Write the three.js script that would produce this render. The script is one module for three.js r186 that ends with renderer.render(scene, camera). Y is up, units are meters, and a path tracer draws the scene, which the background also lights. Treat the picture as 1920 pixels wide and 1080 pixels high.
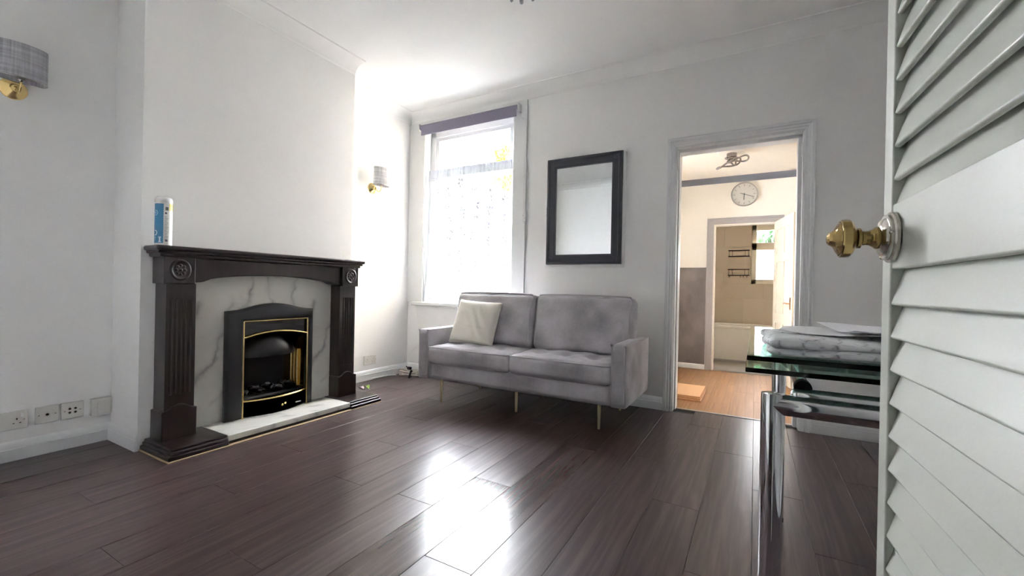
import * as THREE from 'three';
import { RoundedBoxGeometry } from 'three/addons/geometries/RoundedBoxGeometry.js';
import { mergeGeometries, mergeVertices, toCreasedNormals } from 'three/addons/utils/BufferGeometryUtils.js';

// ---------------------------------------------------------------- camera, sky, exposure
const scene = new THREE.Scene();
const camera = new THREE.PerspectiveCamera(67.6, 1920 / 1080, 0.03, 200);
camera.position.set(3.18, 0.9042, 3.4084);
camera.rotation.set(-0.0013, 0.5144, 0.0203, 'YXZ');
scene.background = new THREE.Color(0.95, 0.97, 1.03);      // even, bright overcast sky
scene.backgroundIntensity = 9;
const renderer = new THREE.WebGLRenderer({ antialias: true });
renderer.toneMapping = THREE.LinearToneMapping;
renderer.toneMappingExposure = 7.5;
renderer.shadowMap.enabled = true;

// ---------------------------------------------------------------- helpers
let seed = 7;
const rnd = () => { seed = (seed + 0x6d2b79f5) | 0; let t = Math.imul(seed ^ (seed >>> 15), 1 | seed); t = (t + Math.imul(t ^ (t >>> 7), 61 | t)) ^ t; return ((t ^ (t >>> 14)) >>> 0) / 4294967296; };
const rr = (a, b) => a + (b - a) * rnd();
const hash = (x, y, s) => { let h = Math.imul(x, 374761393) ^ Math.imul(y, 668265263) ^ Math.imul(s, 1274126177); h = Math.imul(h ^ (h >>> 13), 1103515245); return ((h ^ (h >>> 16)) >>> 0) / 4294967296; };
function vnoise(x, y, px, py, s) {            // value noise that repeats every px, py
  const ix = Math.floor(x), iy = Math.floor(y), fx = x - ix, fy = y - iy, u = fx * fx * (3 - 2 * fx), v = fy * fy * (3 - 2 * fy);
  const m = (a, p) => ((a % p) + p) % p, a = m(ix, px), b = m(ix + 1, px), c = m(iy, py), d = m(iy + 1, py);
  return (hash(a, c, s) * (1 - u) + hash(b, c, s) * u) * (1 - v) + (hash(a, d, s) * (1 - u) + hash(b, d, s) * u) * v;
}
function fbm(u, v, fx, fy, s, o = 4) { let t = 0, a = 0.5, n = 0; for (let i = 0; i < o; i++) { t += a * vnoise(u * fx, v * fy, fx, fy, s + i * 17); n += a; a *= 0.5; fx *= 2; fy *= 2; } return t / n; }
function tex(w, h, f, srgb = true) {           // f(u, v) -> [r, g, b] 0..1 (a fourth value is not used)
  const d = new Uint8Array(w * h * 4);
  for (let y = 0; y < h; y++) for (let x = 0; x < w; x++) {
    const c = f((x + 0.5) / w, (y + 0.5) / h), i = (y * w + x) * 4;
    for (let k = 0; k < 3; k++) d[i + k] = Math.max(0, Math.min(255, Math.round(c[k] * 255)));
    d[i + 3] = 255;
  }
  const t = new THREE.DataTexture(d, w, h, THREE.RGBAFormat);
  t.wrapS = t.wrapT = THREE.RepeatWrapping; t.magFilter = THREE.LinearFilter; t.minFilter = THREE.LinearMipmapLinearFilter; t.generateMipmaps = true;
  if (srgb) t.colorSpace = THREE.SRGBColorSpace;
  t.needsUpdate = true;
  return t;
}
const every = (t, x, y = x) => { const c = t.clone(); c.repeat.set(1 / x, 1 / y); c.needsUpdate = true; return c; };   // texture size in metres
const M = (color, roughness = 0.6, o = {}) => new THREE.MeshPhysicalMaterial({ color, roughness, ...o });
const mixc = (a, b, t) => a.map((x, i) => x + (b[i] - x) * t);

function uvBox(g0, ox = 0, oy = 0) {           // uv in metres, from the axis each face points along
  const g = g0.index ? g0.toNonIndexed() : g0, p = g.attributes.position, uv = new Float32Array(p.count * 2);
  const a = new THREE.Vector3(), b = new THREE.Vector3(), c = new THREE.Vector3();
  for (let i = 0; i < p.count; i += 3) {
    a.fromBufferAttribute(p, i); b.fromBufferAttribute(p, i + 1); c.fromBufferAttribute(p, i + 2);
    const n = b.clone().sub(a).cross(c.clone().sub(a)), X = Math.abs(n.x), Y = Math.abs(n.y), Z = Math.abs(n.z);
    [a, b, c].forEach((q, k) => { const [s, t] = X >= Y && X >= Z ? [q.z, q.y] : Y >= Z ? [q.x, q.z] : [q.x, q.y]; uv[(i + k) * 2] = s + ox; uv[(i + k) * 2 + 1] = t + oy; });
  }
  g.setAttribute('uv', new THREE.BufferAttribute(uv, 2));
  return g;
}
const plain = (g) => { const n = g.index ? g.toNonIndexed() : g.clone(); for (const k of Object.keys(n.attributes)) if (!['position', 'normal', 'uv'].includes(k)) n.deleteAttribute(k); if (!n.attributes.uv) n.setAttribute('uv', new THREE.BufferAttribute(new Float32Array(n.attributes.position.count * 2), 2)); return n; };
const join = (...gs) => mergeGeometries(gs.flat().map(plain));
const box = (x0, x1, y0, y1, z0, z1) => new THREE.BoxGeometry(x1 - x0, y1 - y0, z1 - z0).translate((x0 + x1) / 2, (y0 + y1) / 2, (z0 + z1) / 2);
const rbox = (x0, x1, y0, y1, z0, z1, r = 0.005, s = 2) => new RoundedBoxGeometry(x1 - x0, y1 - y0, z1 - z0, s, Math.min(r, (x1 - x0) / 2.02, (y1 - y0) / 2.02, (z1 - z0) / 2.02)).translate((x0 + x1) / 2, (y0 + y1) / 2, (z0 + z1) / 2);
const V = (x, y, z) => new THREE.Vector3(x, y, z);
const rod = (a, b, r, n = 14) => { const d = b.clone().sub(a), g = new THREE.CylinderGeometry(r, r, d.length(), n).translate(0, d.length() / 2, 0); return g.applyQuaternion(new THREE.Quaternion().setFromUnitVectors(V(0, 1, 0), d.normalize())).translate(a.x, a.y, a.z); };
const tube = (pts, r, n = 40, closed = false, k = 8) => new THREE.TubeGeometry(new THREE.CatmullRomCurve3(pts, closed, 'catmullrom', 0.5), n, r, k, closed);
const lathe = (pts, n = 32) => new THREE.LatheGeometry(pts.map(([r, y]) => new THREE.Vector2(r, y)), n);
const lying = (g, dir) => g.applyQuaternion(new THREE.Quaternion().setFromUnitVectors(V(0, 1, 0), dir.clone().normalize()));
function shape(pts) { const s = new THREE.Shape(); pts.forEach(([x, y], i) => (i ? s.lineTo(x, y) : s.moveTo(x, y))); return s; }
const hole = (s, x0, x1, y0, y1) => { const h = new THREE.Path(); h.moveTo(x0, y0); h.lineTo(x0, y1); h.lineTo(x1, y1); h.lineTo(x1, y0); h.closePath(); s.holes.push(h); return s; };
const slab = (s, d, bevel = 0, steps = 2) => new THREE.ExtrudeGeometry(s, { depth: d - 2 * bevel, bevelEnabled: bevel > 0, bevelThickness: bevel, bevelSize: bevel, bevelOffset: -bevel, bevelSegments: steps, curveSegments: 24 }).translate(0, 0, bevel);
// shapes drawn in a wall plane: facing +z as drawn; facing +x with (z, y) drawn as (-z, y)
const onX = (g, x) => g.rotateY(Math.PI / 2).translate(x, 0, 0);
function moulding(profile, origin, out, length) {   // profile [out, up] swept along a wall, to the side out x up
  const along = out.clone().cross(V(0, 1, 0)), g = new THREE.ExtrudeGeometry(shape(profile), { depth: length, bevelEnabled: false });
  g.applyMatrix4(new THREE.Matrix4().makeBasis(out, V(0, 1, 0), along)).translate(origin.x, origin.y, origin.z);
  return toCreasedNormals(g, 0.6);
}
function surround(profile, rings, closed) {          // profile [across, proud]; rings(u) -> list of [x, y] corners at that width
  const P = profile.map(([u, w]) => rings(u).map(([x, y]) => [x, y, w])), n = P[0].length, pos = [], segs = closed ? n : n - 1;
  for (let i = 0; i < P.length - 1; i++) for (let j = 0; j < segs; j++) {
    const a = P[i][j], b = P[i + 1][j], c = P[i + 1][(j + 1) % n], d = P[i][(j + 1) % n];
    pos.push(...a, ...c, ...b, ...a, ...d, ...c);
  }
  const g = new THREE.BufferGeometry(); g.setAttribute('position', new THREE.Float32BufferAttribute(pos, 3)); g.computeVertexNormals();
  return toCreasedNormals(uvBox(g), 0.5);
}
function soft(w, h, d, r, { nx = 20, ny = 10, nz = 16, puff = [0, 0, 0], bump = null } = {}) {   // a stuffed block
  const g0 = new THREE.BoxGeometry(w, h, d, nx, ny, nz); g0.deleteAttribute('uv'); g0.deleteAttribute('normal');
  const g = mergeVertices(g0, 1e-5), p = g.attributes.position, q = V(0, 0, 0), v = V(0, 0, 0), H = [w / 2 - r, h / 2 - r, d / 2 - r];
  for (let i = 0; i < p.count; i++) {
    v.fromBufferAttribute(p, i); q.set(...['x', 'y', 'z'].map((k, j) => Math.max(-H[j], Math.min(H[j], v[k]))));
    const e = v.clone().sub(q); if (e.lengthSq() > 0) e.normalize().multiplyScalar(r);
    const c = (t, s) => Math.max(0, 1 - (2 * t / s) ** 2);
    const o = q.clone().add(e), X = c(v.x, w), Y = c(v.y, h), Z = c(v.z, d);
    o.x += Math.sign(v.x) * puff[0] * Math.sqrt(Y * Z); o.y += Math.sign(v.y) * puff[1] * Math.sqrt(X * Z); o.z += Math.sign(v.z) * puff[2] * Math.sqrt(X * Y);
    if (bump) o.add(bump(v, o));
    p.setXYZ(i, o.x, o.y, o.z);
  }
  g.computeVertexNormals();
  const n = g.attributes.normal, uv = new Float32Array(p.count * 2);
  for (let i = 0; i < p.count; i++) { const X = Math.abs(n.getX(i)), Y = Math.abs(n.getY(i)), Z = Math.abs(n.getZ(i)); const [a, b] = X > Y && X > Z ? [p.getZ(i), p.getY(i)] : Y > Z ? [p.getX(i), p.getZ(i)] : [p.getX(i), p.getY(i)]; uv[2 * i] = a; uv[2 * i + 1] = b; }
  g.setAttribute('uv', new THREE.BufferAttribute(uv, 2));
  return g;
}

const taken = {};
const numbered = (n) => { const k = taken[n] = (taken[n] ?? -1) + 1; return k ? `${n}_${String(k).padStart(3, '0')}` : n; };
const lit = (o) => { o.castShadow = o.receiveShadow = true; return o; };
function part(name, g, m, parent, label) { const o = lit(new THREE.Mesh(g, m)); o.name = name; if (label) o.userData.label = label; parent.add(o); return o; }
function thing(name, label, category, at = [0, 0, 0], turn = 0, group) {
  const o = new THREE.Group(); o.name = numbered(name); o.position.set(...at); o.rotation.y = turn; o.userData = { label, category }; if (group) o.userData.group = group; scene.add(o); return o;
}
function setting(name, label, category) { const o = thing(name, label, category); o.userData.kind = 'structure'; return o; }
function struct(name, g, m, label, category) { const o = lit(new THREE.Mesh(g, m)); o.name = numbered(name); o.userData = { kind: 'structure', label, category }; scene.add(o); return o; }
function single(name, g, m, label, category, group) { const o = lit(new THREE.Mesh(g, m)); o.name = numbered(name); o.userData = { label, category }; if (group) o.userData.group = group; scene.add(o); return o; }

// ---------------------------------------------------------------- materials
const tPlaster = tex(256, 256, (u, v) => { const k = 0.5 * fbm(u, v, 5, 5, 3, 4) + 0.5 * fbm(u, v, 40, 40, 9, 2); return [k, k, k]; }, false);
const tPaint = tex(256, 256, (u, v) => { const k = 0.945 + 0.03 * (fbm(u, v, 4, 4, 21, 5) - 0.5); return [k, k, k * 0.995]; });
const wallM = M(0xffffff, 0.75, { map: every(tPaint, 1.7), bumpMap: every(tPlaster, 0.9), bumpScale: 0.0006 });
const ceilM = M(0xffffff, 0.85, { map: every(tPaint, 2.3), bumpMap: every(tPlaster, 1.1), bumpScale: 0.0004 });
const glossM = M(new THREE.Color().setRGB(0.76, 0.77, 0.77), 0.34);
const casingM = M(new THREE.Color().setRGB(0.78, 0.79, 0.80), 0.36);
const upvcM = M(new THREE.Color().setRGB(0.82, 0.83, 0.84), 0.3);
const creamM = M(new THREE.Color().setRGB(0.86, 0.81, 0.725), 0.8, { bumpMap: every(tPlaster, 0.9), bumpScale: 0.001 });
const creamCeilM = M(new THREE.Color().setRGB(0.86, 0.80, 0.71), 0.85);
const tGrey = tex(256, 256, (u, v) => { const k = fbm(u, v, 4, 4, 31, 5), c = mixc([0.40, 0.37, 0.36], [0.58, 0.55, 0.53], k); return c; });
const dadoM = M(0xffffff, 0.75, { map: every(tGrey, 0.6, 0.9) });
const taupeM = M(new THREE.Color().setRGB(0.40, 0.37, 0.36), 0.4);
const slateM = M(new THREE.Color().setRGB(0.16, 0.17, 0.20), 0.5);
const tBoard = (s) => tex(128, 1024, (u, v) => {
  const w = fbm(u, v, 2, 3, s, 3), g = fbm(u + 0.06 * w, v, 14, 2, s + 40, 3), f = fbm(u, v, 48, 12, s + 80, 2), cath = 0.5 + 0.5 * Math.sin((u * 5 + 4 * fbm(u, v, 2, 2, s + 7, 2)) * 6.283);
  const k = 0.5 * g + 0.32 * f + 0.18 * cath;
  return mixc([0.235, 0.18, 0.18], [0.365, 0.295, 0.29], Math.max(0, Math.min(1, (k - 0.3) * 2)));
});
const boards = [11, 52, 93].map(tBoard);
const boardM = [];
for (const [r, t] of [[0.30, 1], [0.28, 0.95], [0.32, 1.05], [0.21, 1.0]]) for (const b of boards) boardM.push(M(new THREE.Color(t, t, t), r, { map: b, ior: 1.52 }));
const tOak = tex(128, 512, (u, v) => { const g = fbm(u + 0.1 * fbm(u, v, 2, 2, 3, 2), v, 18, 3, 140, 4); return mixc([0.52, 0.36, 0.21], [0.66, 0.49, 0.31], g); });
const oakM = [1, 0.94, 1.05].map((t) => M(new THREE.Color(t, t, t), 0.42, { map: tOak }));
const tMahog = tex(256, 512, (u, v) => { const g = fbm(u + 0.08 * fbm(u, v, 2, 3, 5, 2), v, 24, 3, 170, 4); return mixc([0.085, 0.055, 0.058], [0.18, 0.115, 0.115], g); });
const woodM = M(0xffffff, 0.3, { map: every(tMahog, 0.35, 0.8), clearcoat: 0.4, clearcoatRoughness: 0.25 });
const tMarble = tex(512, 512, (u, v) => {
  const w = fbm(u, v, 3, 3, 201, 5), a = Math.abs(Math.sin((u * 2 + v * 1 + 0.9 * w) * 6.283)), vein = Math.pow(1 - a, 3) * Math.max(0, fbm(u, v, 7, 7, 240, 3) - 0.35) * 1.6, cloud = fbm(u, v, 4, 4, 222, 4);
  return mixc(mixc([0.93, 0.92, 0.89], [0.84, 0.84, 0.81], cloud), [0.55, 0.55, 0.55], Math.min(1, vein));
});
const marbleM = M(0xffffff, 0.22, { map: every(tMarble, 0.75) });
const ironM = M(new THREE.Color().setRGB(0.009, 0.009, 0.012), 0.42);
const ironGlossM = M(new THREE.Color().setRGB(0.02, 0.02, 0.024), 0.22, { clearcoat: 0.5 });
const brassM = M(new THREE.Color().setRGB(0.83, 0.62, 0.28), 0.22, { metalness: 1 });
const oldBrassM = M(new THREE.Color().setRGB(0.47, 0.34, 0.15), 0.2, { metalness: 1 });
const nickelM = M(new THREE.Color().setRGB(0.62, 0.60, 0.55), 0.22, { metalness: 1 });
const chromeM = M(new THREE.Color().setRGB(0.78, 0.79, 0.82), 0.06, { metalness: 1 });
const blackM = M(new THREE.Color().setRGB(0.015, 0.015, 0.016), 0.5);
const holeM = M(new THREE.Color().setRGB(0.02, 0.02, 0.02), 0.8);
const tVelvet = tex(256, 256, (u, v) => { const k = 0.88 + 0.3 * (fbm(u, v, 5, 5, 301, 5) - 0.5) + 0.05 * (fbm(u, v, 80, 80, 320, 2) - 0.5); return [k, k, k]; });
const velvetM = M(new THREE.Color().setRGB(0.64, 0.615, 0.64), 0.9, { map: every(tVelvet, 0.8), sheen: 1, sheenRoughness: 0.4, sheenColor: new THREE.Color(0.85, 0.86, 0.9), bumpMap: every(tVelvet, 0.25), bumpScale: 0.001 });
const creamFabM = M(new THREE.Color().setRGB(0.87, 0.83, 0.74), 0.8, { sheen: 0.3, sheenColor: new THREE.Color(0.6, 0.58, 0.5), bumpMap: every(tPlaster, 0.12), bumpScale: 0.0008 });
const goldLegM = M(new THREE.Color().setRGB(0.62, 0.52, 0.34), 0.3, { metalness: 1 });
const tShade = tex(256, 256, (u, v) => { const k = 0.78 + 0.2 * (fbm(u, v, 90, 3, 401, 2) - 0.5) + 0.22 * (fbm(u, v, 2, 90, 420, 2) - 0.5); return [k, k, k * 1.02]; });
const shadeM = M(0xffffff, 0.95, { map: tShade, transmission: 0.35, side: THREE.DoubleSide });
const socketM = M(new THREE.Color().setRGB(0.76, 0.75, 0.71), 0.35);
const whiteM = M(new THREE.Color().setRGB(0.82, 0.82, 0.80), 0.4);
const paperM = M(new THREE.Color().setRGB(0.82, 0.82, 0.84), 0.7, { side: THREE.DoubleSide });
const paneM = M(0xffffff, 0.0, { transmission: 1, thickness: 0, ior: 1.5 });
const mirrorM = M(new THREE.Color().setRGB(0.86, 0.89, 0.89), 0.015, { metalness: 1 });
const navyM = M(new THREE.Color().setRGB(0.022, 0.025, 0.036), 0.34, { clearcoat: 0.3, bumpMap: every(tPlaster, 0.12), bumpScale: 0.002 });
const doorPaintM = M(new THREE.Color().setRGB(0.66, 0.685, 0.625), 0.32, { bumpMap: every(tPlaster, 0.18), bumpScale: 0.00025 });

// ---------------------------------------------------------------- room sizes (metres)
const W = 4.05, D = 3.46, H = 2.67, T = 0.2;             // main room x 0..W, z 0..D
const CX = 0.346, CZ0 = 1.03, CZ1 = 2.394;               // chimney breast
const WX0 = 0.2, WX1 = 1.25, WY0 = 0.735, WY1 = 2.5;     // window opening
const DX0 = 2.65, DX1 = 3.445, DH = 1.98;               // doorway to the kitchen
const KY = -0.15, KZ = -2.94, KH = 2.42, KX0 = 1.85, KX1 = 4.05;   // kitchen
const BZ = -4.56, BX0 = 2.0, BX1 = 3.95, BH = 2.35;      // bathroom
const IX0 = 2.685, IX1 = 3.40, IH = 1.80;                // doorway to the bathroom

// walls of the main room
{
  const s = shape([[-T, -0.35], [W + T, -0.35], [W + T, H + 0.15], [-T, H + 0.15]]);
  hole(s, WX0, WX1, WY0, WY1); hole(s, DX0, DX1, -0.02, DH);
  struct('wall_back', uvBox(slab(s, T).translate(0, 0, -T)), wallM, 'white painted wall around the window and the kitchen doorway', 'wall');
  struct('wall_left', uvBox(box(-T, 0, -0.2, H + 0.15, 0, D)), wallM, 'white painted alcove wall behind the chimney breast', 'wall');
  // chimney breast, open at the fire
  const c = shape([[-CZ1, -0.1], [-CZ0, -0.1], [-CZ0, H], [-CZ1, H]]);
  hole(c, -1.94, -1.45, 0.04, 0.70);
  struct('wall_chimney', join(uvBox(onX(slab(c, 0.1), CX - 0.1)), uvBox(box(0, CX - 0.1, -0.1, H, CZ0, CZ0 + 0.1)), uvBox(box(0, CX - 0.1, -0.1, H, CZ1 - 0.1, CZ1))), wallM, 'white painted chimney breast above and around the fireplace', 'wall');
  struct('wall_right', uvBox(box(W, W + T, -0.2, H + 0.15, 0, D)), wallM, 'white painted side wall beyond the glass table', 'wall');
  const f = shape([[-T, -0.2], [W + T, -0.2], [W + T, H + 0.15], [-T, H + 0.15]]);
  hole(f, 2.53, 3.40, 0.0, 2.0);
  struct('wall_front', uvBox(slab(f, 0.12).translate(0, 0, D)), wallM, 'white painted wall that holds the louvred door', 'wall');
  struct('ceiling', uvBox(box(-T, W + T, H, H + 0.15, 0, D)), ceilM, 'white ceiling of the living room', 'ceiling');
  // hall behind the camera
  struct('wall_hall', join(box(2.1, 2.2, -0.2, 2.6, D + 0.12, 5.2), box(W, W + 0.1, -0.2, 2.6, D + 0.12, 5.2), box(2.1, W + 0.1, -0.2, 2.6, 5.2, 5.3), box(2.1, W + 0.1, 2.5, 2.6, D + 0.12, 5.3)).translate(0, 0, 0), wallM, 'white walls and ceiling of the hall beyond the louvred door', 'wall');
  struct('hall_floor', uvBox(box(2.2, W, -0.1, 0.0, D + 0.0, 5.2)), boardM[0], 'dark wood floor of the hall', 'floor');
}
// coving
{
  const prof = [[0, 0.085]];
  prof.push([0, 0]);
  for (let k = 0; k <= 10; k++) { const a = k / 10 * Math.PI / 2; prof.push([0.006 + 0.112 * (1 - Math.cos(a)), 0.008 + 0.07 * Math.sin(a)]); }
  prof.push([0.122, 0.085]);
  const y = H - 0.085;
  const runs = [['trim_1', V(W, y, 0), V(0, 0, 1), W, 'above the window and doorway'], ['trim_2', V(0, y, 0), V(1, 0, 0), CZ0, 'in the alcove beside the window'], ['trim_3', V(CX, y, CZ0), V(1, 0, 0), CZ1 - CZ0, 'along the chimney breast'],
    ['trim_4', V(0, y, CZ1), V(1, 0, 0), D - CZ1, 'in the alcove above the row of sockets'], ['trim_5', V(0, y, D), V(0, 0, -1), W, 'above the louvred door'], ['trim_6', V(W, y, D), V(-1, 0, 0), D, 'above the glass table']];
  for (const [n, o, out, l, where] of runs) struct(n, moulding(prof, o, out, l), ceilM, `white concave ceiling coving ${where}`, 'coving');
}
// skirting boards
{
  const prof = [[0, 0], [0.018, 0], [0.018, 0.058], [0.0145, 0.062], [0.0145, 0.07], [0.010, 0.084], [0.006, 0.092], [0, 0.096]];
  const sk = (n, o, out, l, where) => struct(n, moulding(prof, o, out, l), glossM, `white glossy skirting board ${where}`, 'skirting');
  sk('baseboard_back', V(2.582, 0, 0), V(0, 0, 1), 2.582, 'under the window and behind the sofa');
  sk('baseboard_doorway', V(W, 0, 0), V(0, 0, 1), W - 3.51, 'between the kitchen doorway and the glass table');
  sk('baseboard_alcove', V(0, 0, 0), V(1, 0, 0), CZ0, 'under the double socket beside the window');
  sk('baseboard_left', V(0, 0, CZ1), V(1, 0, 0), D - CZ1, 'under the row of four sockets');
  sk('baseboard_chimney', V(CX + 0.016, 0, CZ1), V(0, 0, 1), CX + 0.016, 'on the side of the chimney breast');
  sk('baseboard_front', V(0, 0, D), V(0, 0, -1), 2.45, 'on the wall of the louvred door');
  sk('baseboard_right', V(W, 0, D), V(-1, 0, 0), D, 'behind the glass table');
}

// ---------------------------------------------------------------- floor: dark laminate boards running away from the kitchen wall
function board(x0, x1, z0, z1, y, th = 0.012, c = 0.0011) {
  const X = [x0 + 0.0004, x0 + 0.0004 + c, x1 - 0.0004 - c, x1 - 0.0004], Z = [z0 + 0.0004, z0 + 0.0004 + c, z1 - 0.0004 - c, z1 - 0.0004], pos = [], uv = [];
  const ou = rnd(), ov = rnd();
  const quad = (...q) => { for (const i of [0, 1, 2, 0, 2, 3]) { pos.push(...q[i]); uv.push((q[i][0] - x0) / 0.191 + 0 * ou, (q[i][2] - z0) / 1.21 + ov); } };
  const t = y, b = y - c * 0.8, lo = y - th;
  quad([X[1], t, Z[1]], [X[1], t, Z[2]], [X[2], t, Z[2]], [X[2], t, Z[1]]);
  quad([X[0], b, Z[0]], [X[0], b, Z[3]], [X[1], t, Z[2]], [X[1], t, Z[1]]); quad([X[2], t, Z[1]], [X[2], t, Z[2]], [X[3], b, Z[3]], [X[3], b, Z[0]]);
  quad([X[0], b, Z[0]], [X[1], t, Z[1]], [X[2], t, Z[1]], [X[3], b, Z[0]]); quad([X[1], t, Z[2]], [X[0], b, Z[3]], [X[3], b, Z[3]], [X[2], t, Z[2]]);
  quad([X[0], lo, Z[0]], [X[0], lo, Z[3]], [X[0], b, Z[3]], [X[0], b, Z[0]]); quad([X[3], b, Z[0]], [X[3], b, Z[3]], [X[3], lo, Z[3]], [X[3], lo, Z[0]]);
  quad([X[0], lo, Z[3]], [X[3], lo, Z[3]], [X[3], b, Z[3]], [X[0], b, Z[3]]); quad([X[3], lo, Z[0]], [X[0], lo, Z[0]], [X[0], b, Z[0]], [X[3], b, Z[0]]);
  const g = new THREE.BufferGeometry(); g.setAttribute('position', new THREE.Float32BufferAttribute(pos, 3)); g.setAttribute('uv', new THREE.Float32BufferAttribute(uv, 2)); g.computeVertexNormals();
  return g;
}
{
  const fl = setting('floor', 'dark brown glossy laminate floor of the living room', 'floor');
  part('underlay', box(0, W, -0.08, -0.012, -0.1, D), blackM, fl);
  const joints = { 10: 1.706, 11: 2.288, 8: 1.40, 9: 2.02, 12: 1.57 };
  for (let i = -1; i < 22; i++) {
    const x0 = Math.max(0.001, 2.04 + (i - 10) * 0.191), x1 = Math.min(W - 0.001, 2.04 + (i - 9) * 0.191);
    if (x1 - x0 < 0.01) continue;
    const j0 = joints[i] ?? (i * 0.437 + 0.2) % 1.21, start = j0 - 1.21 * Math.ceil(j0 / 1.21 + 1);
    for (let z = start; z < D; z += 1.21) {
      const zmin = x0 >= DX0 - 0.02 && x1 <= DX1 + 0.12 ? -0.1 : 0.0005;
      const z0 = Math.max(zmin, z), z1 = Math.min(D, z + 1.21);
      if (z1 - z0 < 0.02) continue;
      const shiny = (i === 10 && Math.abs(z0 - 1.706) < 0.01) || (i === 11 && Math.abs(z1 - 2.288) < 0.01);
      part('plank', board(x0, x1, z0, z1, 0), boardM[shiny ? 9 + (i % 3) : Math.floor(rnd() * 9)], fl);
    }
  }
  struct('trim_7', uvBox(rbox(DX0, DX1, -0.02, 0.004, -0.125, -0.095, 0.003)), taupeM, 'narrow threshold bar between dark floor and kitchen', 'threshold');
}

// ---------------------------------------------------------------- the sash window, its casing and sill
{
  const w = setting('window_1', 'tall white framed window with a top light, lace curtain in front', 'window');
  const bars = (x0, x1, y0, y1, z0, z1, t, b) => join(rbox(x0, x0 + t, y0, y1, z0, z1, 0.004), rbox(x1 - t, x1, y0, y1, z0, z1, 0.004), rbox(x0, x1, y1 - t, y1, z0, z1, 0.004), rbox(x0, x1, y0, y0 + (b ?? t), z0, z1, 0.004));
  part('frame', bars(WX0, WX1, WY0, WY1, -0.16, -0.08, 0.062), upvcM, w);
  const up = part('top_sash', bars(WX0 + 0.06, WX1 - 0.06, 2.055, WY1 - 0.055, -0.145, -0.093, 0.042), upvcM, w);
  part('pane', box(WX0 + 0.1, WX1 - 0.1, 2.09, WY1 - 0.095, -0.121, -0.117), paneM, up);
  part('transom', rbox(WX0, WX1, 1.985, 2.06, -0.16, -0.085, 0.004), upvcM, w);
  part('pane', box(WX0 + 0.06, WX1 - 0.06, WY0 + 0.06, 1.99, -0.121, -0.117), paneM, w);
  part('glazing_bead', bars(WX0 + 0.06, WX1 - 0.06, WY0 + 0.06, 1.99, -0.116, -0.098, 0.018), upvcM, w);
  part('lining', join(box(WX0 - 0.002, WX0 + 0.004, WY0, WY1, -0.09, 0.012), box(WX1 - 0.004, WX1 + 0.002, WY0, WY1, -0.09, 0.012), box(WX0, WX1, WY1 - 0.004, WY1 + 0.002, -0.09, 0.012)), glossM, w);
  part('sill', rbox(0.1, 1.43, 0.703, WY0 + 0.002, -0.1, 0.072, 0.008), glossM, w);
  struct('trim_8', join(rbox(0.001, WX0, 0.736, 2.585, 0, 0.02, 0.004), rbox(WX1, 1.383, 0.736, 2.585, 0, 0.02, 0.004), rbox(WX0, WX1, WY1, 2.585, 0, 0.019, 0.004), rbox(1.366, 1.392, 1.49, 1.585, 0.0, 0.03, 0.006)), glossM, 'white wooden casing boards round the tall window', 'casing');
  // roller blind
  const tB = tex(128, 128, (u, v) => { const k = 0.9 + 0.16 * (fbm(u, v, 40, 40, 501, 2) - 0.5); return [0.57 * k, 0.55 * k, 0.63 * k]; });
  const bm = M(0xffffff, 0.85, { map: every(tB, 0.15) });
  const b = thing('roller_blind', 'lavender grey roller blind wound up above the tall window', 'blind', [0, 0, 0]);
  part('roller', lying(new THREE.CylinderGeometry(0.026, 0.026, 1.13, 28), V(1, 0, 0)).translate(0.752, 2.507, 0.062), bm, b);
  part('fabric', uvBox(box(0.212, 1.312, 2.425, 2.507, 0.0865, 0.0878)), bm, b);
  part('bottom_bar', rbox(0.212, 1.312, 2.42, 2.438, 0.0835, 0.0905, 0.003), bm, b);
  for (const x of [0.18, 1.325]) part('bracket', rbox(x - 0.004, x + 0.004, 2.472, 2.542, 0.018, 0.09, 0.003), whiteM, b);
  part('chain', tube([V(1.336, 2.52, 0.08), V(1.338, 2.46, 0.086), V(1.352, 2.41, 0.06), V(1.37, 2.385, 0.03), V(1.371, 2.2, 0.03), V(1.371, 1.6, 0.033), V(1.371, 1.55, 0.036)], 0.0022, 60), whiteM, b);
  // lace curtain on a wire
  const N = 150, R = 46, pos = [], uv = [], idx = [];
  for (let j = 0; j <= R; j++) for (let i = 0; i <= N; i++) {
    const s = i / N, t = j / R, fold = Math.sin(s * 34 + 1.4 * Math.sin(s * 9)) * (0.006 + 0.012 * t) + Math.sin(s * 11 + t * 1.2) * 0.007 * t, left = Math.max(0, 1 - s / 0.12);
    const head = t < 0.07 ? 0.004 * Math.sin(s * 160) : 0;
    pos.push(0.222 + 1.0 * (s - 0.05 * Math.sin(s * Math.PI) * 0.2) - 0.02 * t * left, 2.085 - t * 1.345 + 0.005 * Math.sin(s * 3.14) * (1 - t), -0.035 + fold + head + 0.02 * left * t);
    uv.push(s, 1 - t);
  }
  for (let j = 0; j < R; j++) for (let i = 0; i < N; i++) { const a = j * (N + 1) + i; idx.push(a, a + N + 1, a + 1, a + 1, a + N + 1, a + N + 2); }
  const g = new THREE.BufferGeometry(); g.setAttribute('position', new THREE.Float32BufferAttribute(pos, 3)); g.setAttribute('uv', new THREE.Float32BufferAttribute(uv, 2)); g.setIndex(idx); g.computeVertexNormals();
  const cv = document.createElement('canvas'); cv.width = 1024; cv.height = 1024; const k = cv.getContext('2d');
  k.fillStyle = '#2a2a2a'; k.fillRect(0, 0, 1024, 1024);
  k.fillStyle = '#ffffff'; k.fillRect(0, 0, 1024, 66);                 // gathered heading
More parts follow.
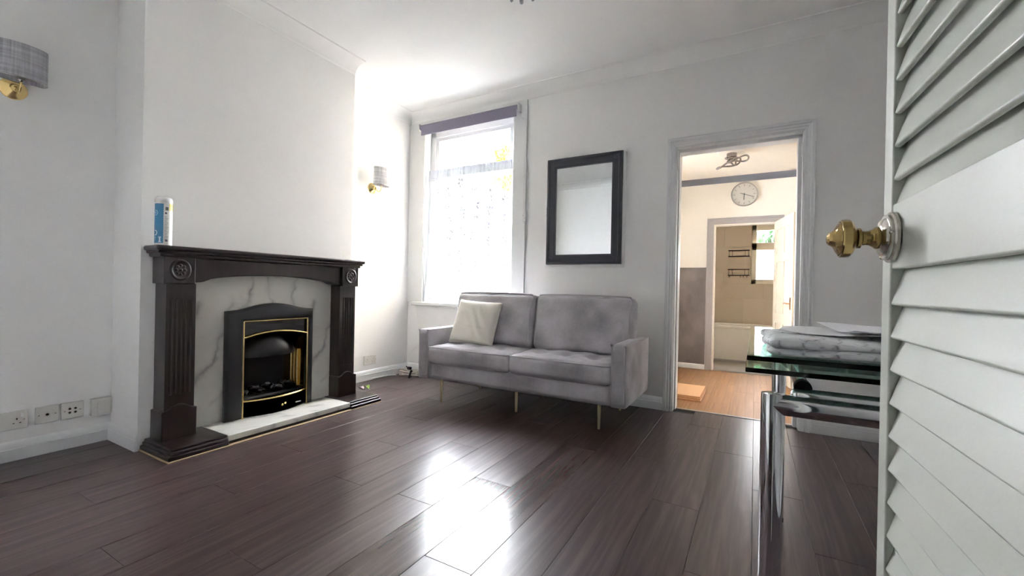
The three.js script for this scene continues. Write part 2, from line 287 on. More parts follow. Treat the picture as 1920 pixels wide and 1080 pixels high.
  k.fillStyle = '#ffffff'; k.fillRect(0, 74, 1024, 5); k.fillRect(0, 1000, 1024, 24); k.fillRect(0, 66, 44, 960);
  const flower = (x, y, r) => { k.fillStyle = '#ffffff'; for (let i = 0; i < 6; i++) { const a = i * 1.047 + x; k.beginPath(); k.ellipse(x + Math.cos(a) * r, y + Math.sin(a) * r, r * 0.7, r * 0.42, a, 0, 7); k.fill(); } };
  for (let c = 0; c < 6; c++) {
    const x = 110 + c * 165;
    for (let y = 120 + (c % 2) * 55; y < 985; y += 112) {
      flower(x + 22 * Math.sin(y / 70 + c), y, 24 + 6 * Math.sin(y + c));
      for (let i = 0; i < 5; i++) { k.fillStyle = '#ffffff'; k.beginPath(); k.ellipse(x + 22 * Math.sin(y / 70 + c) + rr(-34, 34), y + rr(-58, 58), 15, 7, rr(0, 3), 0, 7); k.fill(); }
    }
    k.strokeStyle = '#ffffff'; k.lineWidth = 11; k.beginPath(); for (let y = 90; y < 1000; y += 6) k.lineTo(x + 30 * Math.sin(y / 66 + c), y); k.stroke();
  }
  const ta = new THREE.CanvasTexture(cv); ta.wrapS = THREE.RepeatWrapping; ta.magFilter = THREE.LinearFilter;
  single('lace_curtain', g, M(new THREE.Color().setRGB(0.80, 0.85, 0.93), 0.95, { alphaMap: ta, transparent: true, transmission: 0.02, side: THREE.DoubleSide }), 'white patterned lace half curtain hanging before the tall window', 'curtain');
}

// ---------------------------------------------------------------- doorway to the kitchen
const archi = [[0, 0.0], [0, 0.012], [0.006, 0.016], [0.018, 0.016], [0.024, 0.020], [0.036, 0.020], [0.042, 0.026], [0.055, 0.028], [0.062, 0.024], [0.064, 0.0]];
{
  const d = setting('trim_9', 'white moulded door casing round the kitchen doorway', 'door frame');
  part('architrave', surround(archi, (u) => [[DX0 - u, 0], [DX0 - u, DH + u], [DX1 + u, DH + u], [DX1 + u, 0]], false), casingM, d);
  part('lining', join(box(DX0 - 0.002, DX0 + 0.006, 0, DH, -T - 0.005, 0.004), box(DX1 - 0.006, DX1 + 0.002, 0, DH, -T - 0.005, 0.004), box(DX0, DX1, DH - 0.006, DH + 0.002, -T - 0.005, 0.004)), casingM, d);
  part('door_stop', join(rbox(DX0, DX0 + 0.016, 0, DH, -0.16, -0.06, 0.003), rbox(DX1 - 0.03, DX1, 0, DH, -0.16, -0.06, 0.003), rbox(DX0, DX1, DH - 0.028, DH, -0.16, -0.06, 0.003)), casingM, d);
  for (const [x, y] of [[DX1 - 0.0075, 1.86], [DX1 - 0.0075, 0.3], [DX0 + 0.0075, 1.86]]) part('hinge_plate', join(rbox(x - 0.003, x + 0.003, y - 0.045, y + 0.045, -0.05, -0.012, 0.002), ...[-0.025, 0, 0.025].map((o) => lying(new THREE.CylinderGeometry(0.004, 0.004, 0.008, 10), V(1, 0, 0)).translate(x, y + o, -0.03 + o * 0.2))), casingM, d);
}

{
  const g = surround(archi, (u) => [[2.53 - u, 0], [2.53 - u, 2.0 + u], [3.40 + u, 2.0 + u], [3.40 + u, 0]], false);
  struct('trim_13', g.scale(1, 1, -1).translate(0, 0, D), casingM, 'white moulded door casing round the louvred door', 'door frame');
}

// ---------------------------------------------------------------- kitchen shell
{
  const s = shape([[KX0 - 0.15, KY - 0.1], [W + T, KY - 0.1], [W + T, KH + 0.1], [KX0 - 0.15, KH + 0.1]]); hole(s, IX0, IX1, KY, IH);
  struct('wall_kitchen', uvBox(slab(s, 0.1).translate(0, 0, KZ - 0.1)), creamM, 'cream painted kitchen wall with the wall clock', 'wall');
  const l = shape([[0.2, KY - 0.1], [-KZ + 0.1, KY - 0.1], [-KZ + 0.1, KH + 0.1], [0.2, KH + 0.1]]); hole(l, 1.1, 2.05, 1.1, 2.0);
  struct('wall_kitchen_side', uvBox(onX(slab(l, 0.15), KX0 - 0.15)), creamM, 'cream painted kitchen side wall with the window', 'wall');
  struct('wall_kitchen_right', box(KX1, KX1 + 0.15, KY - 0.1, KH + 0.1, KZ - 0.1, -T), creamM, 'cream painted kitchen wall beyond the inner door', 'wall');
  struct('wall_kitchen_near', join(box(KX0 - 0.15, DX0 - 0.066, KY, KH, -T - 0.012, -T), box(DX1 + 0.066, KX1, KY, KH, -T - 0.012, -T), box(DX0 - 0.066, DX1 + 0.066, DH + 0.07, KH, -T - 0.012, -T)), creamM, 'cream painted kitchen face of the dividing wall', 'wall');
  struct('kitchen_ceiling', box(KX0 - 0.15, KX1 + 0.15, KH, KH + 0.1, KZ - 0.1, -T), creamCeilM, 'cream kitchen ceiling with the looped lamp', 'ceiling');
  const band = [[0, 0], [0.012, 0], [0.03, 0.03], [0.05, 0.066], [0.05, 0.075], [0, 0.075]];
  struct('trim_10', moulding(band, V(KX1, KH - 0.075, KZ), V(0, 0, 1), KX1 - KX0), slateM, 'slate grey coving above the wall clock', 'coving');
  struct('wall_dado', uvBox(box(KX0, 2.60, KY + 0.06, 1.225, KZ, KZ + 0.004)), dadoM, 'mottled grey lower wall beside the inner doorway', 'wall covering');
  struct('baseboard_kitchen', moulding([[0, 0], [0.016, 0], [0.016, 0.055], [0.01, 0.064], [0, 0.068]], V(2.60, KY, KZ), V(0, 0, 1), 2.60 - KX0), whiteM, 'white skirting board under the mottled grey wall', 'skirting');
  const f = setting('kitchen_floor', 'light oak laminate floor of the kitchen', 'floor');
  part('underlay', box(KX0 - 0.15, KX1 + 0.15, KY - 0.1, KY - 0.012, KZ - 0.1, -T), blackM, f);
  for (let i = 0; i < 12; i++) for (let j = 0; j < 4; j++) {
    const x0 = KX0 + i * 0.191, x1 = Math.min(KX1, x0 + 0.191), off = (i * 0.37) % 1 * 1.0, z0 = Math.max(KZ, KZ + off - 1 + j), z1 = Math.min(-T, KZ + off + j);
    if (z1 - z0 > 0.02) part('plank', board(x0, x1, z0, z1, KY, 0.012, 0.0008), oakM[Math.floor(rnd() * 3)], f);
  }
  // side window that lights the kitchen
  const w = setting('window_3', 'white framed kitchen side window onto the yard', 'window');
  const y0 = 1.1, y1 = 2.0, a = -2.05, b = -1.1, X = KX0 - 0.1;
  part('frame', join(box(X, X + 0.06, y0, y1, a, a + 0.05), box(X, X + 0.06, y0, y1, b - 0.05, b), box(X, X + 0.06, y1 - 0.05, y1, a, b), box(X, X + 0.06, y0, y0 + 0.05, a, b), box(X, X + 0.06, y0, y1, -1.62, -1.58)), upvcM, w);
  for (const [p, q] of [[a + 0.05, -1.62], [-1.58, b - 0.05]]) part('pane', box(X + 0.028, X + 0.032, y0 + 0.05, y1 - 0.05, p, q), paneM, w);
  part('sill', rbox(X + 0.05, KX0 + 0.06, y0 - 0.025, y0 + 0.002, a - 0.03, b + 0.03, 0.006), whiteM, w);
  const c = setting('trim_11', 'taupe grey moulded casing round the bathroom doorway', 'door frame');
  part('architrave', surround(archi.map(([u, v]) => [u * 1.3, v * 0.8]), (u) => [[IX0 - u, KY], [IX0 - u, IH + u], [IX1 + u, IH + u], [IX1 + u, KY]], false).translate(0, 0, KZ), taupeM, c);
  part('lining', join(box(IX0 - 0.002, IX0 + 0.018, KY, IH, KZ - 0.105, KZ + 0.004), box(IX1 - 0.018, IX1 + 0.002, KY, IH, KZ - 0.105, KZ + 0.004), box(IX0, IX1, IH - 0.018, IH + 0.002, KZ - 0.105, KZ + 0.004)), creamCeilM, c);
}

// ---------------------------------------------------------------- bathroom
const tileM = [0, 1, 2].map((i) => M(new THREE.Color().setRGB(0.60 + i * 0.015, 0.50 + i * 0.012, 0.375 + i * 0.01), 0.28));
{
  const z1 = KZ - 0.1;
  const far = setting('wall_bathroom', 'beige tiled bathroom wall behind the bath', 'wall');
  const s = shape([[BX0 - 0.1, KY - 0.1], [BX1 + 0.1, KY - 0.1], [BX1 + 0.1, BH + 0.1], [BX0 - 0.1, BH + 0.1]]); hole(s, 3.12, 3.72, 1.04, 1.99);
  part('backing', slab(s, 0.12).translate(0, 0, BZ - 0.13), M(new THREE.Color().setRGB(0.5, 0.41, 0.3), 0.8), far);
  const cut = (x0, x1, y0, y1) => {          // keep tiles clear of the window opening
    if (x1 <= 3.12 || x0 >= 3.72 || y1 <= 1.04 || y0 >= 1.99) return [[x0, x1, y0, y1]];
    const out = [];
    if (y0 < 1.04) out.push([x0, x1, y0, 1.04]); if (y1 > 1.99) out.push([x0, x1, 1.99, y1]);
    const a = Math.max(y0, 1.04), b = Math.min(y1, 1.99);
    if (x0 < 3.12) out.push([x0, 3.12, a, b]); if (x1 > 3.72) out.push([3.72, x1, a, b]);
    return out;
  };
  for (let r = 0; r < 7; r++) for (let c = -1; c < 5; c++) {
    const y0 = -0.045 + (r - 1) * 0.42 + 0.425, ox = 2.135 + (r % 2) * 0.29 + c * 0.58;
    for (const [a, b, p, q] of cut(Math.max(BX0, ox), Math.min(BX1, ox + 0.58), Math.max(KY, y0), Math.min(BH, y0 + 0.42))) if (b - a > 0.02 && q - p > 0.02) part('tile', rbox(a + 0.0015, b - 0.0015, p + 0.0015, q - 0.0015, BZ - 0.012, BZ, 0.0015, 1), tileM[Math.floor(rnd() * 3)], far);
  }
  struct('wall_bathroom_side', join(box(BX0 - 0.1, BX0, KY - 0.1, BH + 0.1, BZ - 0.1, z1), box(BX1, BX1 + 0.1, KY - 0.1, BH + 0.1, BZ - 0.1, z1)), tileM[0], 'beige side walls of the bathroom', 'wall');
  struct('bathroom_ceiling', box(BX0 - 0.1, BX1 + 0.1, BH, BH + 0.1, BZ - 0.13, z1), creamCeilM, 'cream bathroom ceiling', 'ceiling');
  struct('bathroom_floor', box(BX0 - 0.1, BX1 + 0.1, KY - 0.1, KY, BZ - 0.13, z1 + 0.1), M(new THREE.Color().setRGB(0.33, 0.29, 0.23), 0.5), 'grey beige bathroom floor beyond the threshold', 'floor');
  const w = setting('window_2', 'small two part bathroom window of frosted and clear glass', 'window');
  const fr = M(new THREE.Color().setRGB(0.80, 0.72, 0.58), 0.35);
  part('frame', join(rbox(3.12, 3.19, 1.04, 1.99, BZ - 0.08, BZ + 0.012, 0.004), rbox(3.65, 3.72, 1.04, 1.99, BZ - 0.08, BZ + 0.012, 0.004), rbox(3.12, 3.72, 1.9, 1.99, BZ - 0.08, BZ + 0.012, 0.004), rbox(3.12, 3.72, 1.04, 1.115, BZ - 0.08, BZ + 0.012, 0.004), rbox(3.12, 3.72, 1.585, 1.70, BZ - 0.08, BZ + 0.012, 0.004)), fr, w);
  part('pane', box(3.19, 3.65, 1.70, 1.9, BZ - 0.04, BZ - 0.036), paneM, w);
  part('pane', box(3.19, 3.65, 1.115, 1.585, BZ - 0.04, BZ - 0.036), M(0xffffff, 0.7, { transmission: 1, thickness: 0 }), w, 'frosted lower pane');
  const b = thing('bathtub', 'white panelled bathtub along the tiled bathroom wall', 'bathtub', [0, KY, 0]);
  const bm = M(new THREE.Color().setRGB(0.80, 0.76, 0.68), 0.2);
  const ring = shape([[BX0 + 0.01, 0.012], [BX1 - 0.01, 0.012], [BX1 - 0.01, 0.69], [BX0 + 0.01, 0.69]]); const h = new THREE.Path(); h.absellipse((BX0 + BX1) / 2, 0.35, 0.83, 0.265, 0, Math.PI * 2, true); ring.holes.push(h);
  part('rim', slab(ring, 0.04, 0.008).rotateX(Math.PI / 2).translate(0, 0.54, BZ), bm, b);
  part('basin', lathe([[0.001, 0.0], [0.5, 0.01], [0.8, 0.1], [0.95, 0.28], [1, 0.385]], 40).scale(0.835, 1, 0.268).translate((BX0 + BX1) / 2, 0.12, BZ + 0.35), M(new THREE.Color().setRGB(0.80, 0.76, 0.68), 0.2, { side: THREE.DoubleSide }), b);
  part('panel', rbox(BX0 + 0.01, BX1 - 0.01, 0.03, 0.505, BZ + 0.67, BZ + 0.685, 0.004), bm, b);
  part('plinth', box(BX0 + 0.01, BX1 - 0.01, 0.0, 0.03, BZ + 0.65, BZ + 0.675), taupeM, b);
  for (const [y, rail] of [[1.53, 0], [1.222, 1]]) {     // wire racks
    const t = thing('wire_rack', rail ? 'dark wire shower rack with hooks, the lower of two' : 'dark wire shower rack on beige tiles, the upper of two', 'rack', [2.94, y, BZ], 0, 'shower racks on the bathroom wall');
    const r = (y0, rad) => tube([V(-0.15, y0, 0.006), V(-0.15, y0, 0.09), V(-0.13, y0, 0.105), V(0.13, y0, 0.105), V(0.15, y0, 0.09), V(0.15, y0, 0.006)], rad, 50);
    const wm = M(new THREE.Color().setRGB(0.05, 0.035, 0.03), 0.4, { metalness: 0.6 });
    part('top_rail', r(0.05, 0.005), wm, t); part('bottom_rail', r(-0.045, 0.004), wm, t);
    part('back_rail', join(rod(V(-0.15, 0.05, 0.006), V(0.15, 0.05, 0.006), 0.004), rod(V(-0.15, -0.045, 0.006), V(0.15, -0.045, 0.006), 0.004)), wm, t);
    for (let i = 0; i < 7; i++) part('wire', rod(V(-0.135 + i * 0.045, -0.045, 0.006), V(-0.135 + i * 0.045, -0.045, 0.105), 0.002, 6), wm, t);
    for (const x of [-0.14, -0.09, 0.09, 0.14]) part('upright', rod(V(x, -0.045, 0.1), V(x, 0.05, 0.1), 0.003, 6), wm, t);
    if (rail) for (const x of [-0.13, 0.03, 0.07, 0.12]) part('hook', tube([V(x, -0.045, 0.105), V(x, -0.075, 0.11), V(x, -0.08, 0.125), V(x, -0.065, 0.13)], 0.0035, 16), wm, t);
  }
}

// ---------------------------------------------------------------- bathroom door, open into the kitchen
{
  const L = 0.735, h = IH - KY - 0.01, d = setting('door_2', 'cream six panel door standing open by the bathroom doorway', 'door');
  d.position.set(IX1 - 0.002, KY + 0.006, KZ + 0.006); d.rotation.y = -Math.PI / 2 + 0.21;     // local x runs from hinge to free edge
  const dm = M(new THREE.Color().setRGB(0.74, 0.66, 0.52), 0.45), S = shape([[0, 0], [L, 0], [L, h], [0, h]]), rows = [[0.17, 0.68], [0.80, 1.42], [1.53, h - 0.12]], cols = [[0.1, 0.335], [0.4, 0.635]];
  for (const [a, b] of cols) for (const [p, q] of rows) hole(S, a, b, p, q);
  part('leaf', slab(S, 0.036, 0.003).translate(0, 0, -0.018), dm, d);
  for (const [a, b] of cols) for (const [p, q] of rows) part('panel', rbox(a - 0.004, b + 0.004, p - 0.004, q + 0.004, -0.009, 0.009, 0.006), dm, d);
  const cop = M(new THREE.Color().setRGB(0.72, 0.42, 0.24), 0.28, { metalness: 1 });
  for (const s of [-1, 1]) {
    const hd = part('handle', rod(V(0.675, 0.93, s * 0.018), V(0.675, 0.93, s * 0.062), 0.009).applyMatrix4(new THREE.Matrix4()), cop, d, 'copper coloured lever handle');
    part('lever', tube([V(0.675, 0.93, s * 0.058), V(0.64, 0.935, s * 0.062), V(0.6, 0.93, s * 0.062), V(0.565, 0.925, s * 0.058)], 0.008, 24), cop, hd);
    part('back_plate', rbox(0.655, 0.695, 0.86, 1.0, s * 0.0195 - 0.002, s * 0.0195 + 0.002, 0.002), cop, hd);
  }
  part('coat_hook', join(rbox(0.27, 0.28, 1.72, 1.79, -0.026, -0.018, 0.002), tube([V(0.275, 1.74, -0.026), V(0.275, 1.725, -0.05), V(0.275, 1.74, -0.065)], 0.004, 16), tube([V(0.275, 1.78, -0.026), V(0.275, 1.785, -0.055), V(0.275, 1.8, -0.065)], 0.004, 16)), chromeM, d);
}

// ---------------------------------------------------------------- things in the kitchen
{
  const t = thing('wall_clock', 'round white wall clock with grey rim above the bathroom doorway', 'clock', [3.035, 2.175, KZ]);
  const F = V(0, 0, 1), g = (pts, n = 48) => lying(lathe(pts, n), F);
  part('rim', g([[0.156, 0], [0.156, 0.03], [0.152, 0.037], [0.146, 0.037], [0.143, 0.024], [0.143, 0.012]]), M(new THREE.Color().setRGB(0.38, 0.35, 0.32), 0.35), t);
  part('dial', g([[0.0001, 0.014], [0.145, 0.014], [0.145, 0.0], [0.0001, 0.0]]), M(new THREE.Color().setRGB(0.60, 0.575, 0.52), 0.6), t);
  const dk = M(new THREE.Color().setRGB(0.10, 0.10, 0.10), 0.5);
  for (let i = 0; i < 12; i++) { const a = i * Math.PI / 6; part('hour_mark', box(-0.004, 0.004, -0.013, 0.013, 0.0141, 0.0152).translate(0, 0.117, 0).rotateZ(-a), M(new THREE.Color().setRGB(0.32, 0.3, 0.28), 0.6), t); }
  part('hour_hand', box(-0.005, 0.005, -0.015, 0.075, 0.016, 0.0175).rotateZ(-Math.PI * 1.02), dk, t);
  part('minute_hand', box(-0.0035, 0.0035, -0.05, 0.12, 0.018, 0.0195).rotateZ(-1.93), dk, t);
  part('hub', g([[0.0001, 0.022], [0.008, 0.021], [0.008, 0.014]], 16), dk, t);
}
{
  const t = thing('ceiling_lamp', 'dark metal ceiling lamp of looped bands in the kitchen', 'lamp', [2.935, KH, -1.77]);
  part('ceiling_plate', lathe([[0.0001, -0.03], [0.12, -0.028], [0.14, -0.012], [0.145, 0]], 36), creamCeilM, t);
  const cm = M(new THREE.Color().setRGB(0.30, 0.28, 0.28), 0.25, { metalness: 1 });
  part('stem', lathe([[0.0001, -0.09], [0.045, -0.09], [0.05, -0.06], [0.05, -0.028], [0.03, -0.028]], 24), cm, t);
  const loop = (cx, cz, rx, rz, tilt, y) => { const p = []; for (let i = 0; i < 16; i++) { const a = i / 16 * Math.PI * 2; p.push(V(cx + rx * Math.cos(a), y + tilt * Math.cos(a) + 0.02 * Math.sin(a * 2), cz + rz * Math.sin(a))); } return tube(p, 0.009, 72, true, 8); };
  part('loop', loop(-0.03, 0, 0.115, 0.085, 0.035, -0.14), cm, t); part('loop', loop(0.06, 0.01, 0.10, 0.05, 0.012, -0.105), cm, t); part('loop', loop(-0.01, 0.0, 0.05, 0.09, -0.03, -0.10), cm, t);
}
for (const [i, w, lb] of [[0, 0.0, 'oak laminate offcut at the bottom of the stack on the kitchen floor'], [1, 0.012, 'oak laminate offcut in the middle of the stack on the kitchen floor'], [2, 0.02, 'oak laminate offcut on top of the stack on the kitchen floor']])
  single('floor_board', uvBox(rbox(2.30 + w, 2.752 - w * 0.6, KY + i * 0.0165, KY + i * 0.0165 + 0.015, -1.55 - w * 2, -1.03 - w, 0.002)), M(new THREE.Color().setRGB(0.62 + i * 0.03, 0.34 + i * 0.02, 0.18), 0.5), lb, 'board', 'offcuts stacked on the kitchen floor');

// ---------------------------------------------------------------- fireplace
{
  const C = 1.709, f = thing('fireplace', 'dark mahogany fireplace surround with white marble back and hearth', 'fireplace', [CX, 0, C]);
  const X = (g) => g.rotateY(Math.PI / 2);           // drawn as (-z, y), growing out to +x
  // shelf of three stepped mouldings
  part('mantel_shelf', join(rbox(0, 0.166, 1.062, 1.088, -0.677, 0.677, 0.011, 4), rbox(0, 0.152, 1.047, 1.064, -0.664, 0.664, 0.007, 3), rbox(0, 0.14, 1.03, 1.049, -0.652, 0.652, 0.007, 3)).applyMatrix4(new THREE.Matrix4()), woodM, f);
  const hs = new THREE.Shape(); hs.moveTo(-0.5, 1.032); hs.lineTo(0.5, 1.032); hs.lineTo(0.5, 0.893); hs.lineTo(0.45, 0.898);
  for (let i = 0; i <= 24; i++) { const u = 0.43 - 0.86 * i / 24; hs.lineTo(u, 0.902 + 0.045 * Math.sqrt(Math.max(0, 1 - (u / 0.43) ** 2)) * (1 - 0.15 * (u / 0.43) ** 2)); }
  hs.lineTo(-0.45, 0.898); hs.lineTo(-0.5, 0.893); hs.closePath();
  part('header', uvBox(X(slab(hs, 0.108, 0.004))), woodM, f);
  for (const s of [1, -1]) {
    const z0 = s * 0.488, z1 = s * 0.634, a = Math.min(z0, z1), b = Math.max(z0, z1), m = (a + b) / 2;
    const blk = part('corner_block', uvBox(rbox(0, 0.137, 0.887, 1.032, a, b, 0.005)), woodM, f);
    const ros = [lying(lathe([[0.0001, 0.004], [0.028, 0.004], [0.036, 0.006], [0.04, 0.011], [0.044, 0.012], [0.049, 0.009], [0.051, 0.0]], 32), V(1, 0, 0)).scale(1, 1.15, 1)];
    for (let i = 0; i < 8; i++) { const t = i / 8 * 6.283; ros.push(new THREE.SphereGeometry(0.0085, 8, 6).scale(0.7, 1, 1).translate(0.006, Math.cos(t) * 0.021 * 1.15, Math.sin(t) * 0.021)); }
    ros.push(new THREE.SphereGeometry(0.009, 10, 8).translate(0.006, 0, 0));
    part('rosette', join(ros).translate(0.135, 0.962, m), woodM, blk);
    // fluted leg: its plan extruded upwards
    const p = new THREE.Shape(), w = 0.14, dz = 0.122, lz = s * 0.548;
    p.moveTo(-w / 2, 0); p.lineTo(-w / 2, dz); p.lineTo(-0.054, dz);
    for (let i = 0; i < 5; i++) { const c0 = -0.044 + i * 0.022; for (let k = 0; k <= 6; k++) { const t = Math.PI * k / 6; p.lineTo(c0 - 0.0075 * Math.cos(t), dz - 0.006 * Math.sin(t)); } }
    p.lineTo(0.054, dz); p.lineTo(w / 2, dz); p.lineTo(w / 2, 0); p.closePath();
    const up = (sh, y0, y1) => slab(sh, y1 - y0).rotateX(-Math.PI / 2).rotateY(-Math.PI / 2).translate(0, y0, 0);   // plan (across, out) -> z, x
    const blunt = shape([[-w / 2, 0], [-w / 2, dz], [w / 2, dz], [w / 2, 0]]);
    const leg = [up(p, 0.29, 0.80), up(blunt, 0.21, 0.29), up(blunt, 0.80, 0.888)];
    part('leg', uvBox(toCreasedNormals(join(leg), 0.5)).translate(0, 0, lz), woodM, f);
    const bs = new THREE.Shape(), bw = 0.082; bs.moveTo(-bw, 0.05); bs.lineTo(bw, 0.05); bs.lineTo(bw, 0.205); bs.quadraticCurveTo(bw * 0.62, 0.212, bw * 0.45, 0.226); bs.quadraticCurveTo(0, 0.25, -bw * 0.45, 0.226); bs.quadraticCurveTo(-bw * 0.62, 0.212, -bw, 0.205); bs.closePath();
    part('base_block', uvBox(X(slab(bs, 0.137, 0.006)).translate(0, 0, s * 0.55)), woodM, f);
    const pz0 = s > 0 ? 0.392 : -0.714, pz1 = s > 0 ? 0.676 : -0.43;
    part('plinth', uvBox(join(rbox(0, 0.328, 0, 0.026, pz0 - (s < 0 ? 0 : 0), pz1, 0.008, 3), rbox(0, 0.318, 0.024, 0.043, pz0 + (s < 0 ? 0.01 : 0), pz1 - (s > 0 ? 0.01 : 0), 0.008, 3), rbox(0, 0.306, 0.042, 0.055, pz0 + (s < 0 ? 0.02 : 0), pz1 - (s > 0 ? 0.02 : 0), 0.005, 3))), woodM, f);
  }
  const ms = shape([[-0.47, 0.05], [0.47, 0.05], [0.47, 0.965], [-0.47, 0.965]]); hole(ms, -0.235, 0.258, 0.051, 0.70);
  part('marble_back', uvBox(X(slab(ms, 0.028))), marbleM, f, 'white marble back panel with grey veins');
  part('marble_hearth', uvBox(rbox(0, 0.314, 0.02, 0.053, -0.43, 0.392, 0.004)), marbleM, f, 'white marble hearth slab');
  part('hearth_front', uvBox(rbox(0.29, 0.309, 0.0, 0.021, -0.43, 0.392, 0.003)), woodM, f);
  part('sealant_line', join(rbox(0.309, 0.336, 0, 0.005, -0.716, 0.682, 0.002), rbox(0.0, 0.336, 0, 0.005, 0.674, 0.684, 0.002)), M(new THREE.Color().setRGB(0.42, 0.31, 0.19), 0.8), f, 'beige sealant line round the hearth');
}
{
  const C = 1.709, t = thing('electric_fire', 'black cast iron electric fire with brass trim set in marble', 'fire', [0, 0.053, C]);
  const X = (g, x) => g.rotateY(Math.PI / 2).translate(x, 0, 0), ox = CX + 0.029;
  const s = new THREE.Shape(); s.moveTo(-0.292, 0); s.lineTo(-0.19, 0); s.lineTo(-0.19, 0.603); s.lineTo(0.247, 0.603); s.lineTo(0.247, 0); s.lineTo(0.292, 0); s.lineTo(0.292, 0.672); s.lineTo(0.25, 0.676); s.bezierCurveTo(0.16, 0.682, 0.12, 0.715, 0, 0.716); s.bezierCurveTo(-0.12, 0.715, -0.16, 0.682, -0.25, 0.676); s.lineTo(-0.292, 0.672); s.closePath();
  part('outer_frame', toCreasedNormals(X(slab(s, 0.056, 0.022, 6), ox), 0.7), ironM, t);
  const z0 = -0.247, z1 = 0.19, fx = ox + 0.046;
  part('side_trim', rod(V(fx, 0.0, z0), V(fx, 0.606, z0), 0.0055), brassM, t); part('side_trim', rod(V(fx, 0.0, z1), V(fx, 0.606, z1), 0.0055), brassM, t);
  part('top_trim', rod(V(fx, 0.606, z0), V(fx, 0.606, z1), 0.005), brassM, t);
  part('upper_plate', X(slab(shape([[-z1, 0.45], [-z1, 0.606], [-z0, 0.606], [-z0, 0.45], [-z0 - 0.005, 0.50], [0.13, 0.522], [0.028, 0.53], [-0.08, 0.522], [-z1 + 0.005, 0.50]]), 0.006), ox + 0.025), ironGlossM, t);
  part('arched_trim', tube([V(fx - 0.004, 0.502, z0), V(fx, 0.524, -0.13), V(fx, 0.532, -0.028), V(fx, 0.524, 0.08), V(fx - 0.004, 0.502, z1)], 0.0055, 40), brassM, t);
  const hood = new THREE.SphereGeometry(1, 36, 16, 0, Math.PI * 2, 0, Math.PI / 2).scale(0.125, 0.155, 0.2).translate(0.285, 0.365, -0.028);
  part('hood', hood, M(new THREE.Color().setRGB(0.02, 0.02, 0.025), 0.3, { side: THREE.DoubleSide }), t);
  part('firebox', join(box(0.15, 0.155, 0.0, 0.62, z0, z1), box(0.15, ox, 0.0, 0.62, z1, z1 + 0.004), box(0.15, ox, 0.608, 0.612, z0, z1), box(0.15, ox, 0, 0.005, z0, z1)), ironM, t);
  part('side_panel', join(box(0.15, ox + 0.01, 0.0, 0.62, z0 - 0.004, z0), ...[0, 1, 2].map((i) => lying(new THREE.CylinderGeometry(0.011, 0.011, 0.26, 12), V(0, 1, 0)).translate(0.25 + i * 0.035, 0.25, z0 + 0.006))), brassM, t);
  part('fuel_bed', rbox(0.17, ox + 0.012, 0.06, 0.115, z0 + 0.005, z1 - 0.005, 0.015), ironM, t);
  const coalM = [M(new THREE.Color().setRGB(0.05, 0.05, 0.05), 0.9), M(new THREE.Color().setRGB(0.16, 0.155, 0.15), 0.95)];
  for (let i = 0; i < 12; i++) { const g = new THREE.IcosahedronGeometry(rr(0.024, 0.036), 1), p = g.attributes.position; for (let k = 0; k < p.count; k++) { const q = 1 + 0.25 * Math.sin(p.getX(k) * 130 + i) * Math.cos(p.getZ(k) * 110 + p.getY(k) * 90); p.setXYZ(k, p.getX(k) * q, p.getY(k) * q * 0.7, p.getZ(k) * q); } g.computeVertexNormals(); part('coal', g.rotateY(i).translate(0.21 + (i % 3) * 0.055 + rr(-0.01, 0.01), 0.125 + (i % 2) * 0.008, z0 + 0.045 + Math.floor(i / 3) * 0.112 + rr(-0.01, 0.01)), coalM[i % 3 ? 0 : 1], t); }
  const bow = (u) => 0.058 * (1 - (2 * u - 1) ** 2), N = 20, out = [];
  for (let i = 0; i <= N; i++) out.push([-(z0 + (z1 - z0) * i / N), ox + 0.028 + bow(i / N)]);
  const plan = shape([[-z0, ox - 0.02], ...out, [-z1, ox - 0.02]]);
  part('front_panel', slab(plan, 0.094, 0.003).rotateX(-Math.PI / 2).rotateY(-Math.PI / 2).scale(1, 1, -1).translate(0, 0.004, 0), M(new THREE.Color().setRGB(0.02, 0.021, 0.028), 0.2, { side: THREE.DoubleSide }), t);
  part('bowed_trim', tube(Array.from({ length: 9 }, (_, i) => V(ox + 0.032 + bow(i / 8), 0.104, z0 + (z1 - z0) * i / 8)), 0.0065, 40), brassM, t);
  for (const k of [-0.008, 0.012]) part('knob', lying(lathe([[0.0001, 0.016], [0.006, 0.014], [0.0085, 0.008], [0.005, 0]], 16), V(1, 0, 0)).translate(ox + 0.086, 0.05 - k * 0.3, -0.05 + k), brassM, t);
  part('badge', rbox(ox + 0.062, ox + 0.07, 0.03, 0.038, -0.19, -0.15, 0.001).rotateY(0), nickelM, t);
}
